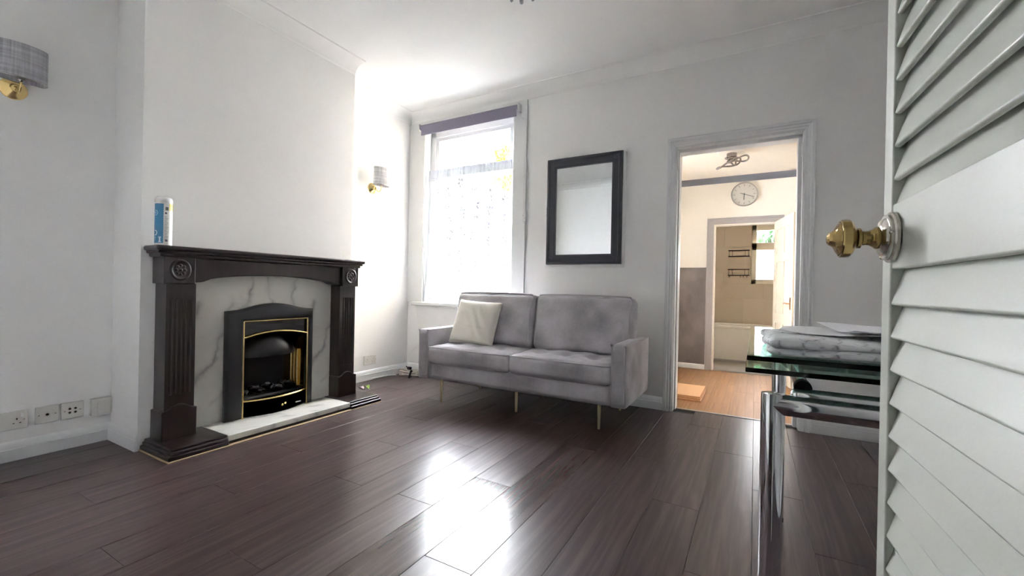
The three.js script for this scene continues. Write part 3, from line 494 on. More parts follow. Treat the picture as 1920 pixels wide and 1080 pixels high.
{ // tub of wipes on the mantel shelf
  const t = thing('wipes_tub', 'tall white and blue plastic tub on the mantel shelf', 'tub', [0.445, 1.088, 2.335]);
  const cv = document.createElement('canvas'); cv.width = 512; cv.height = 512; const k = cv.getContext('2d');
  k.fillStyle = '#e9e9e6'; k.fillRect(0, 0, 512, 512);
  k.fillStyle = '#3f86ad'; k.fillRect(0, 30, 96, 470); k.fillRect(380, 30, 132, 470);
  k.strokeStyle = '#d5e6ee'; k.lineWidth = 6; k.beginPath(); k.arc(8, 140, 30, 0, 7); k.stroke();
  k.fillStyle = '#d5e6ee'; k.font = 'bold 44px sans-serif'; k.fillText('9', -4, 156);
  k.font = 'bold 92px sans-serif'; k.fillText('O', -26, 410); k.fillText('V', -42, 490); k.fillText('I', 46, 490);
  k.fillStyle = '#f0d94a'; k.fillRect(150, 22, 80, 84);
  k.fillStyle = '#7c8078'; k.fillRect(112, 66, 30, 40); k.fillStyle = '#5b4f60'; k.beginPath(); k.arc(118, 140, 11, 0, 7); k.fill();
  k.fillStyle = '#8d8d92'; for (let i = 0; i < 16; i++) k.fillRect(106, 180 + i * 18, 20 + (i * 37) % 22, 5); k.fillStyle = '#6d7388'; k.fillRect(112, 456, 26, 22);
  const ct = new THREE.CanvasTexture(cv); ct.colorSpace = THREE.SRGBColorSpace; ct.wrapS = THREE.RepeatWrapping; ct.magFilter = THREE.LinearFilter;
  part('body', new THREE.CylinderGeometry(0.0375, 0.0375, 0.225, 40, 1, true).translate(0, 0.118, 0), M(0xffffff, 0.3, { map: ct }), t);
  part('base', lathe([[0.0001, 0], [0.037, 0], [0.0385, 0.003], [0.0375, 0.007]], 40), whiteM, t);
  part('lid', lathe([[0.0385, 0.226], [0.0385, 0.238], [0.036, 0.248], [0.03, 0.256], [0.0001, 0.258]], 40), M(new THREE.Color().setRGB(0.8, 0.8, 0.78), 0.25), t);
}

// ---------------------------------------------------------------- sofa
{
  const x0 = 0.856, x1 = 2.508, z0 = 0.14, z1 = 0.79, s = thing('sofa', 'grey velvet two seat sofa on thin brass legs under the window', 'sofa', [0, 0, 0]);
  const put = (g, x, y, z) => g.translate(x, y, z), aw = 0.098;
  part('base_frame', put(soft(x1 - x0 - 2 * aw + 0.01, 0.145, z1 - z0 - 0.03, 0.015, { nx: 24, ny: 4, nz: 8 }), (x0 + x1) / 2, 0.2425, (z0 + z1) / 2 - 0.003), velvetM, s);
  part('back_frame', put(soft(x1 - x0 - 2 * aw + 0.01, 0.5, 0.10, 0.03, { nx: 16, ny: 8, nz: 4 }), (x0 + x1) / 2, 0.44, z0 + 0.055), velvetM, s);
  for (const [cx, sd] of [[x0 + aw / 2, 1], [x1 - aw / 2, -1]]) {
    const a = part('arm', put(soft(aw, 0.39, z1 - z0, 0.018, { nx: 6, ny: 10, nz: 16, puff: [0.003, 0.004, 0.003] }), cx, 0.365, (z0 + z1) / 2), velvetM, s);
    const e = cx + (aw / 2 - 0.006), i = cx - (aw / 2 - 0.006), zf = z1 - 0.005, yt = 0.556;
    part('piping', join(tube([V(e, 0.18, zf), V(e, 0.4, zf), V(e, yt - 0.006, zf - 0.001), V(e, yt, zf - 0.008), V(e, yt, 0.5), V(e, yt, z0 + 0.01)], 0.004, 60), tube([V(i, 0.18, zf), V(i, 0.4, zf), V(i, yt - 0.006, zf - 0.001), V(i, yt, zf - 0.008), V(i, yt, 0.5), V(i, yt, z0 + 0.01)], 0.004, 60)), velvetM, a);
  }
  const mid = (x0 + x1) / 2, cw = (x1 - x0) / 2 - aw;
  for (const sd of [-1, 1]) {
    const cx = mid + sd * cw / 2, dips = []; for (const dx of [-0.2, 0, 0.2]) for (const dz of [-0.1, 0.1]) dips.push([dx, dz]);
    const seat = part('seat_cushion', put(soft(cw + 0.004, 0.125, 0.55, 0.028, { nx: 56, ny: 8, nz: 44, puff: [0.002, 0.02, 0.012], bump: (v, o) => {
      if (v.y < 0.05) return V(0, 0, 0);
      let d = 0; for (const [a, b] of dips) d -= 0.016 * Math.exp(-((v.x - a) ** 2 + (v.z - b) ** 2) / 0.0016);
      d += 0.0035 * Math.sin(v.x * 26 + 3 * Math.sin(v.z * 11 + sd)) * Math.cos(v.z * 17 + v.x * 6);
      return V(0, d, 0);
    } }), cx, 0.365, z1 - 0.27), velvetM, s);
    const E = [], hw = cw / 2 - 0.008, zf = z1 + 0.012, yy = 0.424; for (const [x, z] of [[-hw, 0.3], [-hw, 0.5], [-hw, zf - 0.05], [-hw + 0.02, zf - 0.012], [-hw / 2, zf - 0.003], [0, zf], [hw / 2, zf - 0.003], [hw - 0.02, zf - 0.012], [hw, zf - 0.05], [hw, 0.5], [hw, 0.3]]) E.push(V(cx + x, yy - (z < 0.45 ? 0.004 : 0), z));
    part('piping', tube(E, 0.0042, 90), velvetM, seat);
    const b = new THREE.Group(); b.name = 'back_cushion'; b.position.set(mid + sd * 0.384, 0.632, z0 + 0.19); b.rotation.x = -0.15; b.rotation.y = sd * 0.02; s.add(b);
    const wr = (v) => { if (v.z < 0) return V(0, 0, 0); const r = sd > 0 ? 1 : 0.45, low = Math.max(0, -v.y / 0.2); return V(0, 0, 0.0045 * r * Math.sin((v.x * 0.9 + v.y * 0.55) * 62 + 2 * Math.sin(v.y * 15)) * Math.exp(-((v.x - 0.08) ** 2) / 0.05) * (0.4 + 0.6 * low) - 0.006 * Math.exp(-((v.x + 0.05) ** 2 + (v.y - 0.02) ** 2) / 0.02)); };
    part('cover', soft(0.758, 0.43, 0.165, 0.05, { nx: 52, ny: 36, nz: 10, puff: [0.006, 0.01, 0.022], bump: wr }), velvetM, b);
    const P = [], w = 0.379 - 0.012, hh = 0.215 - 0.006, c = 0.045; for (const [x, y] of [[-w, -hh + c], [-w, 0], [-w, hh - c], [-w + 0.012, hh - 0.012], [-w + c, hh + 0.004], [0, hh + 0.01], [w - c, hh + 0.004], [w - 0.012, hh - 0.012], [w, hh - c], [w, 0], [w, -hh + c]]) P.push(V(x, y, 0.058));
    part('piping', tube(P, 0.005, 100), velvetM, b); part('piping', tube(P.map((q) => V(q.x, q.y, -0.05)), 0.005, 100), velvetM, b);
  }
  for (const [x, z] of [[1.06, 0.745], [mid, 0.66], [2.315, 0.70], [1.06, 0.2], [mid, 0.2], [2.315, 0.2]]) part('leg', lathe([[0.0001, 0], [0.0085, 0], [0.0085, 0.004], [0.0125, 0.172], [0.0001, 0.172]], 16).translate(x, 0, z), goldLegM, s, 'thin brass leg');
  // cream cushion
  const c = thing('cushion', 'square cream cushion leaning on the grey sofa', 'cushion', [1.195, 0.612, 0.487]);
  c.rotation.set(-0.40, 0.06, -0.045, 'YXZ');
  const n = 44, pos = [], uv = [], idx = [], S = 0.405, Hh = 0.375;
  for (const sd of [1, -1]) for (let j = 0; j <= n; j++) for (let i = 0; i <= n; i++) {
    const u = i / n * 2 - 1, v = j / n * 2 - 1, e = Math.sqrt(Math.max(0, 1 - u ** 4) * Math.max(0, 1 - v ** 4));
    const fold = sd > 0 ? 0.008 * Math.exp(-((v + 0.38 - 0.16 * u * u + 0.05 * u) ** 2) / 0.006) * (1 - u * u) + 0.005 * Math.sin((u * 1.2 + v) * 9 + 2 * Math.sin(u * 3)) * e * (u > 0.1 ? 1 : 0.35) : 0;
    pos.push(S / 2 * u * (1 - 0.05 * (1 - v * v)), Hh / 2 * v * (1 - 0.05 * (1 - u * u)), sd * (0.058 * Math.pow(e, 0.8)) + fold * e); uv.push(u * 0.2, v * 0.2);
  }
  const q = (n + 1) * (n + 1); for (const k of [0, 1]) for (let j = 0; j < n; j++) for (let i = 0; i < n; i++) { const a = k * q + j * (n + 1) + i, b = a + 1, d = a + n + 1, e = d + 1; idx.push(...(k ? [a, d, b, b, d, e] : [a, b, d, b, e, d])); }
  const g = new THREE.BufferGeometry(); g.setAttribute('position', new THREE.Float32BufferAttribute(pos, 3)); g.setAttribute('uv', new THREE.Float32BufferAttribute(uv, 2)); g.setIndex(idx); g.computeVertexNormals();
  part('cover', g, creamFabM, c);
  const edge = []; for (let k = 0; k < 4; k++) for (let i = 0; i < 10; i++) { const t = i / 10 * 2 - 1, [u, v] = [[t, 1], [1, -t], [-t, -1], [-1, t]][k]; edge.push(V(S / 2 * u * (1 - 0.05 * (1 - v * v)), Hh / 2 * v * (1 - 0.05 * (1 - u * u)), 0)); }
  part('seam', tube(edge, 0.0025, 160, true, 6), creamFabM, c);
}

// ---------------------------------------------------------------- mirror
{
  const m = thing('wall_mirror', 'rectangular mirror in a dark navy moulded frame above the sofa', 'mirror', [1.926, 1.558, 0.012]), w = 0.243, h = 0.368;
  const prof = [[0, 0.006], [0, 0.018], [0.008, 0.016], [0.012, 0.02], [0.03, 0.014], [0.052, 0.022], [0.058, 0.030], [0.068, 0.033], [0.078, 0.028], [0.081, 0.018], [0.083, 0]];
  part('frame', surround(prof, (u) => [[-w - u, -h - u], [-w - u, h + u], [w + u, h + u], [w + u, -h - u]], true), navyM, m);
  part('glass', box(-w - 0.004, w + 0.004, -h - 0.004, h + 0.004, 0.002, 0.008), mirrorM, m);
  for (const sx of [-1, 1]) for (const sy of [-1, 1]) part('corner_ornament', join(...[0, 1, 2, 3, 4].map((i) => new THREE.SphereGeometry(0.012 - i * 0.001, 10, 8).scale(1.7, 0.8, 0.6).rotateZ(i * 0.9).translate(sx * (w + 0.042 + Math.cos(i * 1.3) * 0.02), sy * (h + 0.042 + Math.sin(i * 1.3) * 0.02), 0.022))), navyM, m);
  for (const sx of [-1, 1]) part('edge_ornament', join(...[-1, 0, 1].map((i) => new THREE.SphereGeometry(0.011, 10, 8).scale(0.7, 2, 0.7).translate(sx * (w + 0.072), i * 0.026, 0.027))), navyM, m);
  struct('trim_12', rbox(1.583, 2.277, 1.078, 2.0, 0, 0.011, 0.003), wallM, 'thin white painted board on the wall behind the mirror', 'board');
}

// ---------------------------------------------------------------- wall lights
{
  const make = () => {
    const l = thing('wall_light', 'grey oval fabric wall light with brass plate beside the window', 'wall light', [0, 1.815, 0.52], 0, 'matching wall lights in the alcoves');
    part('back_plate', lying(lathe([[0.0001, 0.034], [0.014, 0.033], [0.026, 0.026], [0.036, 0.014], [0.046, 0.009], [0.05, 0.004], [0.05, 0]], 36), V(1, 0, 0)), brassM, l);
    part('arm', tube([V(0.028, 0, 0), V(0.055, -0.012, 0), V(0.08, -0.034, 0), V(0.105, -0.036, 0), V(0.122, -0.015, 0), V(0.126, 0.012, 0)], 0.005, 40), brassM, l);
    part('boss', new THREE.SphereGeometry(0.016, 18, 12).translate(0.04, -0.004, 0), brassM, l);
    part('lamp_holder', lathe([[0.0001, 0.0], [0.009, 0.002], [0.014, 0.012], [0.014, 0.055], [0.0001, 0.055]], 18).translate(0.126, 0.005, 0), nickelM, l);
    part('shade', lathe([[1, 0.012], [1.0, 0.09], [1.0, 0.172], [0.985, 0.172], [0.985, 0.012], [1, 0.012]], 56).scale(0.052, 1, 0.088).translate(0.126, 0.004, 0), shadeM, l);
    part('shade_ring', join(tube(Array.from({ length: 20 }, (_, i) => V(0.126 + 0.052 * Math.cos(i * 0.31416), 0.016, 0.088 * Math.sin(i * 0.31416))), 0.0022, 60, true, 6), rod(V(0.075, 0.03, 0), V(0.177, 0.03, 0), 0.0015, 6), rod(V(0.126, 0.03, -0.087), V(0.126, 0.03, 0.087), 0.0015, 6)), nickelM, l);
    return l;
  };
  const a = make(), b = a.clone(); b.name = numbered('wall_light'); b.position.set(0, 1.825, 2.785); b.userData = { ...a.userData, label: 'grey oval fabric wall light with brass plate above the row of sockets' }; scene.add(b);
}

// ---------------------------------------------------------------- sockets
{
  const face = (name, label, z0, z1, y0, y1, group) => { const t = thing(name, label, 'socket', [0, (y0 + y1) / 2, (z0 + z1) / 2], 0, group); part('face_plate', rbox(0, 0.011, -(y1 - y0) / 2, (y1 - y0) / 2, -(z1 - z0) / 2, (z1 - z0) / 2, 0.003), socketM, t); return t; };
  const slot = (t, z, y, w, h, m = holeM, n = 'slot') => part(n, rbox(0.0095, 0.0118, y - h / 2, y + h / 2, z - w / 2, z + w / 2, 0.0008), m, t);
  const screw = (t, z, y) => part('screw', lying(new THREE.CylinderGeometry(0.0032, 0.0032, 0.003, 12), V(1, 0, 0)).translate(0.0108, y, z), M(new THREE.Color().setRGB(0.35, 0.34, 0.32), 0.5), t);
  const dbl = (t) => { for (const s of [-1, 1]) { const c = s * 0.036; slot(t, c, 0.006, 0.004, 0.009); slot(t, c - 0.011, -0.014, 0.0065, 0.004); slot(t, c + 0.011, -0.014, 0.0065, 0.004); part('rocker', rbox(0.009, 0.0145, 0.012, 0.032, s * 0.052 - 0.006, s * 0.052 + 0.006, 0.002), whiteM, t); } screw(t, -0.06, 0); screw(t, 0.06, 0); };
  dbl(face('double_socket', 'white double mains socket low in the alcove beside the window', 0.434, 0.58, 0.146, 0.232));
  dbl(face('double_socket', 'white double mains socket at the end of the row of plates', 2.717, 2.863, 0.152, 0.243));
  const b = face('aerial_socket', 'white single aerial plate with one dark hole', 2.606, 2.692, 0.157, 0.243); part('aerial_hole', lying(new THREE.CylinderGeometry(0.006, 0.006, 0.006, 16), V(1, 0, 0)).translate(0.0095, 0, 0), holeM, b); screw(b, -0.03, 0); screw(b, 0.03, 0);
  const c = face('speaker_socket', 'white plate with four dark speaker terminals', 2.511, 2.598, 0.155, 0.243); for (const z of [-0.011, 0.011]) for (const y of [-0.01, 0.01]) part('terminal', lying(new THREE.CylinderGeometry(0.0055, 0.0055, 0.006, 16), V(1, 0, 0)).translate(0.0095, y, z), holeM, c); screw(c, -0.03, 0); screw(c, 0.03, 0);
  const d = thing('phone_socket', 'raised white phone box with a ribbed cover beside the chimney breast', 'socket', [0, 0.196, 2.441]);
  part('box', rbox(0, 0.028, -0.046, 0.046, -0.043, 0.043, 0.004), socketM, d); part('cover', rbox(0.024, 0.032, -0.036, 0.026, -0.034, 0.02, 0.003), socketM, d); part('ridge', rbox(0.028, 0.034, 0.02, 0.024, -0.03, 0.012, 0.001), socketM, d);
}
// ---------------------------------------------------------------- cable coil, cable and leaf on the floor
{
  const t = thing('cable_coil', 'coiled white cable with dark ties on the floor beside the sofa', 'cable', [0.17, 0, 0.15]), pts = [];
  for (let i = 0; i < 110; i++) { const a = i * 0.5, r = 1 + 0.08 * Math.sin(i * 1.7); pts.push(V(0.105 * r * Math.cos(a), 0.008 + 0.0007 * i * 0.55 + 0.006 * (1 + Math.sin(i * 0.9)), 0.07 * r * Math.sin(a))); }
  part('cord', tube(pts, 0.004, 700, false, 7), M(new THREE.Color().setRGB(0.74, 0.68, 0.60), 0.5), t);
  part('tie', tube([V(0.055, 0.002, 0.045), V(0.065, 0.03, 0.03), V(0.08, 0.062, 0.055), V(0.095, 0.03, 0.09), V(0.085, 0.004, 0.085)], 0.011, 30, true), M(new THREE.Color().setRGB(0.04, 0.03, 0.045), 0.6), t);
  part('plug', join(rbox(-0.03, 0.012, 0.055, 0.085, -0.03, 0.0, 0.008), rod(V(-0.03, 0.07, -0.015), V(-0.055, 0.085, -0.02), 0.006)), M(new THREE.Color().setRGB(0.04, 0.03, 0.045), 0.5), t);
  single('window_cable', join(tube([V(0.125, 0.70, 0.03), V(0.14, 0.62, 0.028), V(0.18, 0.52, 0.03), V(0.26, 0.42, 0.03), V(0.24, 0.36, 0.028), V(0.17, 0.29, 0.025), V(0.10, 0.24, 0.024), V(0.06, 0.14, 0.03), V(0.035, 0.03, 0.06), V(0.035, 0.004, 0.1)], 0.0026, 120)), whiteM, 'thin white cable hanging from the window sill to the coil', 'cable');
  single('skirting_cable', tube([V(0.021, 0.012, 0.5), V(0.03, 0.01, 0.33), V(0.07, 0.009, 0.24), V(0.075, 0.006, 0.235), V(0.08, 0.006, 0.23)], 0.0045, 50), whiteM, 'short white cable lying along the alcove skirting', 'cable');
  const lf = thing('leaf', 'small curled green leaf on the floor beyond the hearth', 'leaf', [0.255, 0, 0.765], -0.3);
  const blade = (L, Wd, lift, m) => { const g = new THREE.PlaneGeometry(L, 1, 14, 6).rotateX(-Math.PI / 2), p = g.attributes.position; for (let i = 0; i < p.count; i++) { const u = p.getX(i) / L + 0.5, v = p.getZ(i) * 2; const w = Wd * Math.sin(Math.PI * Math.min(1, u * 0.98 + 0.01)) ** 0.8; p.setXYZ(i, p.getX(i), 0.003 + lift * Math.sin(u * 3.14) + 0.012 * v * v * (w / Wd), v * w / 2); } g.computeVertexNormals(); return g; };
  part('blade', blade(0.085, 0.045, 0.016), M(new THREE.Color().setRGB(0.42, 0.6, 0.14), 0.6, { side: THREE.DoubleSide }), lf, 'bright green leaf blade');
  part('petal', blade(0.075, 0.03, 0.004).translate(-0.02, 0, 0.035), M(new THREE.Color().setRGB(0.74, 0.6, 0.66), 0.6, { side: THREE.DoubleSide }), lf, 'pale pink petal');
  part('stalk', rod(V(0.04, 0.006, 0), V(0.095, 0.004, 0.012), 0.0018, 6), M(new THREE.Color().setRGB(0.5, 0.4, 0.25), 0.6), lf);
}
// ---------------------------------------------------------------- chandelier: only its lowest drops reach into the picture
{
  const t = thing('chandelier', 'small ceiling light with hanging glass drops', 'ceiling light', [2.245, H, 1.72]);
  part('ceiling_rose', lathe([[0.0001, -0.03], [0.045, -0.028], [0.06, -0.01], [0.06, 0]], 30), chromeM, t);
  part('stem', rod(V(0, -0.02, 0), V(0, -0.30, 0), 0.006), chromeM, t);
  part('ring', tube(Array.from({ length: 24 }, (_, i) => V(0.12 * Math.cos(i * 0.2618), -0.28, 0.12 * Math.sin(i * 0.2618))), 0.008, 72, true), chromeM, t);
  for (let i = 0; i < 4; i++) part('spoke', rod(V(0, -0.28, 0), V(0.12 * Math.cos(i * 1.5708), -0.28, 0.12 * Math.sin(i * 1.5708)), 0.004), chromeM, t);
  const drop = lathe([[0.0001, -0.02], [0.008, -0.012], [0.0095, -0.004], [0.004, 0.014], [0.0008, 0.02]], 8), gm = M(new THREE.Color().setRGB(0.55, 0.58, 0.62), 0.08, { metalness: 0.5 });
  const hang = (x, z, y) => part('glass_drop', join(drop.clone().translate(x, y, z), rod(V(x, y + 0.018, z), V(x, -0.28, z), 0.0008, 5)), gm, t);
  for (let i = 0; i < 12; i++) hang(0.12 * Math.cos(i * 0.5236), 0.12 * Math.sin(i * 0.5236), -0.36);
  for (const [x, z, y] of [[-0.04, 0.02, -0.468], [0, 0, -0.478], [0.045, -0.022, -0.466]]) hang(x, z, y);
}

// ---------------------------------------------------------------- louvred door, open into the room
{
  const L = 0.757, h = 1.985, d = setting('door_1', 'pale grey green painted louvred door with a brass knob', 'door');
  d.position.set(3.3624, 0.008, 3.4487); d.rotation.y = Math.PI - Math.acos(0.054) ;
  d.rotation.y = Math.PI / 2 + 0.054;
  const st = 0.031, th = 0.034, r0 = 0.928, r1 = 1.007;
  part('stile', uvBox(rbox(0, st, 0, h, 0, th, 0.003)), doorPaintM, d); part('stile', uvBox(rbox(L - st, L, 0, h, 0, th, 0.003)), doorPaintM, d);
  for (const [a, b] of [[0, 0.125], [r0, r1], [h - 0.07, h]]) part('rail', uvBox(rbox(st - 0.001, L - st + 0.001, a, b, 0.0015, th - 0.0015, 0.002)), doorPaintM, d);
  const p = 0.0405, tilt = Math.atan2(0.0145, 0.05), sl = uvBox(rbox(st - 0.002, L - st + 0.002, -0.004, 0.055, -0.0035, 0.0035, 0.0025)).rotateX(tilt);
  const rows = []; for (let y = 0.118; y < r0 - 0.02; y += p) rows.push(y); for (let y = r1 - 0.008; y < h - 0.08; y += p) rows.push(y);
  for (const y of rows) part('slat', sl, doorPaintM, d).position.set(0, y, 0.0055);
  const k = new THREE.Group(); k.name = 'knob'; k.position.set(L - 0.036, 0.966, 0); k.userData.label = 'worn brass door knob on a round rose'; d.add(k);
  const N = V(0, 0, -1), turned = (pts) => toCreasedNormals(lying(lathe(pts, 48), N), 0.45);
  part('rose', turned([[0.0305, 0], [0.0305, 0.0035], [0.0285, 0.005], [0.0275, 0.005], [0.0275, 0.0075], [0.0255, 0.0085], [0.0235, 0.0085], [0.0215, 0.011], [0.017, 0.0135], [0.0095, 0.015], [0.0001, 0.015]]), nickelM, k);
  part('neck', turned([[0.0135, 0.013], [0.0135, 0.0165], [0.011, 0.019], [0.009, 0.0225], [0.0085, 0.026], [0.009, 0.0295], [0.0125, 0.0315], [0.0125, 0.0345], [0.0095, 0.0355]]), oldBrassM, k);
  part('grip', turned([[0.0095, 0.035], [0.014, 0.0365], [0.0205, 0.0395], [0.0232, 0.0425], [0.0238, 0.046], [0.0238, 0.0505], [0.0228, 0.052], [0.0215, 0.052], [0.0215, 0.0505], [0.0205, 0.0505], [0.0205, 0.0525], [0.019, 0.054], [0.0155, 0.0562], [0.0115, 0.058], [0.0092, 0.0605], [0.0075, 0.0635], [0.0045, 0.0655], [0.0001, 0.0662]]), oldBrassM, k);
  for (const a of [0.9, 3.0, 5.1]) part('screw', new THREE.SphereGeometry(0.0026, 10, 8).translate(0.0255 * Math.cos(a), 0.0255 * Math.sin(a), -0.0072), nickelM, k);
}

// ---------------------------------------------------------------- glass table with chrome frame
{
  const X0 = 3.165, X1 = 3.93, Z0 = 1.12, Z1 = 2.17, t = thing('glass_table', 'chrome tube dining table with two stacked green glass tops', 'table', [0, 0, 0]);
  const glassM = M(new THREE.Color().setRGB(0.90, 0.97, 0.94), 0.0, { transmission: 1, thickness: 0.01, ior: 1.5, attenuationColor: new THREE.Color(0.25, 0.62, 0.48), attenuationDistance: 0.09 });
  part('glass_top', rbox(X0, X1, 0.733, 0.745, Z0, Z1, 0.0015), glassM, t, 'clear green edged upper glass');
  part('lower_glass', rbox(X0 - 0.003, X1 - 0.05, 0.702, 0.714, Z0 + 0.02, Z1 - 0.005, 0.0015), glassM, t, 'clear green edged lower glass leaf');
  const R = 0.0262, ly = 0.622, lx = [3.224, 3.86], lz = [1.39, 2.125];
  for (const z of lz) {
    const far = z < 1.5 ? 0.045 : 0, r = far ? 0.024 : R;
    for (const x of lx) { const X = x + (x < 3.5 ? far : -far), top = far ? 0.702 : ly + R, lg = part('leg', lathe([[0.0001, 0], [r, 0], [r, top], [0.0001, top]], 32).translate(X, 0, z), chromeM, t); part('foot', lathe([[0.0001, 0], [r + 0.001, 0], [r + 0.001, 0.012], [r, 0.014]], 24).translate(X, 0, z), blackM, lg); }
    part('cross_tube', rod(V(lx[0] + far, ly, z), V(lx[1] - far, ly, z), r, 32), chromeM, t);
  }
  for (const x of lx) part('corner_cap', new THREE.SphereGeometry(R, 24, 16).translate(x, ly, lz[1]), chromeM, t);
  for (const x of [3.29, 3.80]) {
    part('slide_rail', rod(V(x, ly + 0.042, lz[0] - 0.05), V(x, ly + 0.042, lz[1] - 0.05), 0.0175, 24), chromeM, t);
    part('end_bush', rod(V(x, ly + 0.042, lz[1] - 0.055), V(x, ly + 0.042, lz[1] - 0.025), 0.0195, 24), blackM, t);
  }
  part('slide_tube', join(rod(V(3.278, ly + 0.026, lz[1] - 0.018), V(lx[1] - 0.03, ly + 0.026, lz[1] - 0.018), 0.0165, 24), new THREE.SphereGeometry(0.0165, 20, 14).translate(3.278, ly + 0.026, lz[1] - 0.018)), chromeM, t);
  part('far_tube', rod(V(3.30, ly + 0.05, 1.72), V(lx[1], ly + 0.05, 1.72), 0.012, 20), chromeM, t);
  for (const x of [3.37, 3.72]) part('clamp', join(rbox(x - 0.016, x + 0.016, ly + 0.05, 0.702, 1.86, 1.89, 0.004), rod(V(x + 0.03, ly + 0.05, 1.88), V(x + 0.03, 0.702, 1.88), 0.014, 20), rod(V(x - 0.03, ly + 0.062, 1.875), V(x + 0.05, ly + 0.062, 1.875), 0.007, 14)), chromeM, t);
  for (const z of lz.slice(1)) for (const x of lx.slice(1)) part('support_pad', lathe([[0.0001, 0], [0.013, 0], [0.013, 0.704 - ly - R], [0.0001, 0.704 - ly - R]], 20).translate(x + (x < 3.5 ? 0.03 : -0.03), ly + R - 0.002, z), chromeM, t);
  for (const z of [Z0 + 0.08, Z1 - 0.5]) for (const x of [X0 + 0.2, X1 - 0.12]) part('spacer', lathe([[0.0001, 0], [0.012, 0], [0.012, 0.019], [0.0001, 0.019]], 18).translate(x, 0.714, z), chromeM, t);
  // folded marble print cloth and papers
  const tC = tex(512, 512, (u, v) => { const w = fbm(u, v, 3, 3, 601, 5), w2 = fbm(u, v, 4, 4, 640, 4); const a = Math.pow(1 - Math.abs(Math.sin((u * 3 + 1.5 * w + v) * 6.283)), 5), b = Math.pow(1 - Math.abs(Math.sin((v * 3 - u + 2.2 * w2) * 6.283)), 7); return mixc([0.88, 0.89, 0.89], [0.50, 0.50, 0.52], Math.min(1, (a * 0.9 + b * 0.6) * (0.25 + w2))); });
  const cm = M(0xffffff, 0.6, { map: every(tC, 0.42), side: THREE.DoubleSide });
  const c = thing('folded_cloth', 'folded grey and white marble print cloth on the glass table', 'cloth', [3.445, 0.7485, 1.965], 0.03);
  const layer = (y, w, d, h, o, sd) => soft(w, h, d, h * 0.48, { nx: 44, ny: 6, nz: 34, puff: [0.004, 0.002, 0.004], bump: (v) => V(0.004 * Math.sin(v.z * 26 + sd), (0.003 * Math.sin(v.x * 15 + sd + 2 * Math.sin(v.z * 12)) - 0.010 * Math.max(0, v.x)) * (v.y > 0 ? 1 : 0), 0.005 * Math.sin(v.x * 17 + sd * 2)) }).translate(o[0], y + h / 2, o[1]);
  part('bottom_fold', layer(0, 0.47, 0.385, 0.019, [0, 0.004], 1), cm, c); part('top_fold', layer(0.0175, 0.475, 0.375, 0.024, [0.0, 0.0], 2.4), cm, c);
  const sheet = (w, d, sd, lift) => { const g = new THREE.BoxGeometry(w, 0.0008, d, 26, 1, 18), p = g.attributes.position; for (let i = 0; i < p.count; i++) { const x = p.getX(i), z = p.getZ(i); p.setY(i, p.getY(i) + 0.0045 * Math.sin(x * 21 + sd) * Math.sin(z * 17 + sd) + lift * Math.max(0, x / w + 0.1) ** 2 + 0.012 * Math.max(0, z / d - 0.2) * Math.max(0, -x / w) * 4); } g.computeVertexNormals(); return g; };
  const pa = single('paper_sheet', sheet(0.27, 0.25, 1, 0.01), paperM, 'curling white paper sheet on top of the folded cloth', 'paper'); pa.position.set(3.50, 0.812, 1.93); pa.rotation.y = 0.2; pa.rotation.x = 0.03;
  const pb = single('paper_sheet', sheet(0.28, 0.24, 3, 0.004), paperM, 'white paper sheet under the curling one on the cloth', 'paper'); pb.position.set(3.385, 0.7985, 1.93); pb.rotation.y = -0.12;
}

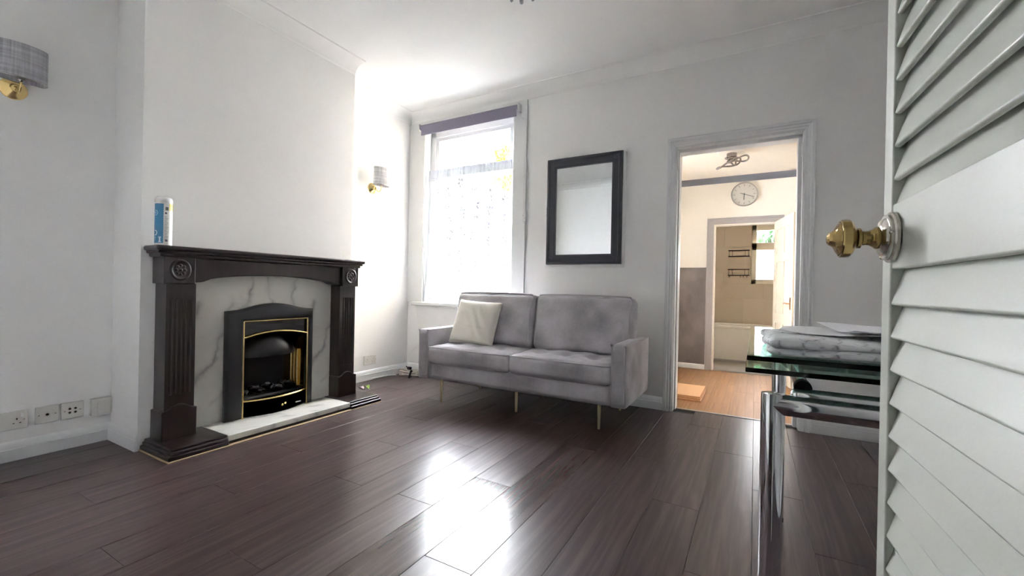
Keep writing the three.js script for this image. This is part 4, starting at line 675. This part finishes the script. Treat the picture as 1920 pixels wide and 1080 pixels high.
// ---------------------------------------------------------------- outside: yard, block wall, tree
{
  const brick = M(new THREE.Color().setRGB(0.46, 0.39, 0.27), 0.9), o = shape([[T, -0.3], [-BZ + 0.15, -0.3], [-BZ + 0.15, 5.1], [T, 5.1]]); hole(o, 1.1, 2.05, 1.1, 2.0);
  struct('wall_added_storey', join(onX(slab(o, 0.06), KX0 - 0.211), box(KX0 - 0.2, W + 0.3, 2.55, 5.1, BZ - 0.15, -T)), brick, 'yellow brick outside wall of the kitchen extension, raised by an added unseen storey that blocks sky light', 'wall');  // upper storey is added, out of view, to keep side sky light off the alcove
  struct('ground', box(-14, 8, -0.4, -0.22, -26, -T - 0.001), M(new THREE.Color().setRGB(0.17, 0.165, 0.155), 0.9), 'paved yard outside the window', 'ground');
  const w = thing('garden_wall', 'block garden wall beyond the lace curtain', 'wall', [0, 0, 0]);
  const bm = [0.25, 0.28, 0.3].map((k) => M(new THREE.Color().setRGB(k, k * 0.97, k * 0.92), 0.9)), blk = rbox(-0.445, 0.445, 0.004, 0.296, -0.05, 0.05, 0.008, 1);
  for (let r = 0; r < 6; r++) for (let i = 0; i < 11; i++) part('block', blk, bm[Math.floor(rnd() * 3)], w).position.set(-4.7 + i * 0.9 + (r % 2) * 0.45, -0.22 + r * 0.3, -6.5);
  for (let r = 0; r < 6; r++) for (let i = 0; i < 7; i++) { const q = part('block', blk, bm[Math.floor(rnd() * 3)], w); q.position.set(-1.6, -0.22 + r * 0.3, -0.75 - i * 0.9 - (r % 2) * 0.0); q.rotation.y = Math.PI / 2; }
  const tree = (label, x, z, th, r, n, col) => {
    const t = thing('tree', label, 'tree', [x, -0.22, z]);
    part('trunk', lathe([[0.0001, 0], [0.16, 0], [0.11, 0.6], [0.08, th], [0.0001, th + r]], 12), M(new THREE.Color().setRGB(0.14, 0.1, 0.07), 0.9), t);
    const lg = new THREE.PlaneGeometry(0.16, 0.09, 2, 1); const p = lg.attributes.position; for (let i = 0; i < p.count; i++) p.setZ(i, Math.abs(p.getX(i)) * -0.3); lg.computeVertexNormals();
    const im = new THREE.InstancedMesh(lg, M(col, 0.8, { transmission: 0.45, side: THREE.DoubleSide }), n), o = new THREE.Object3D(); lit(im);
    for (let i = 0; i < n; i++) { const a = V(rr(-1, 1), rr(-1, 1), rr(-1, 1)); while (a.length() > 1) a.set(rr(-1, 1), rr(-1, 1), rr(-1, 1)); a.normalize().multiplyScalar(Math.cbrt(rr(0.15, 1)) * r * (0.8 + 0.3 * Math.sin(a.x * 5) * Math.cos(a.y * 6))); o.position.set(a.x, th + r * 0.6 + a.y * 1.15, a.z); o.rotation.set(rr(0, 6), rr(0, 6), rr(0, 6)); o.scale.setScalar(rr(0.7, 1.4)); o.updateMatrix(); im.setMatrixAt(i, o.matrix); }
    im.name = 'foliage'; im.userData.kind = 'stuff'; t.add(im);
  };
  tree('yellow green tree seen through the top light of the tall window', -3.55, -8.6, 4.4, 0.85, 5200, new THREE.Color().setRGB(0.50, 0.55, 0.012));
  tree('green tree added behind the frosted bathroom window to dim and tint its light', 3.5, -7.4, 0.5, 1.35, 9000, new THREE.Color().setRGB(0.03, 0.10, 0.03));  // added foliage: darkens and greens what the bathroom panes let in
}

renderer.render(scene, camera);
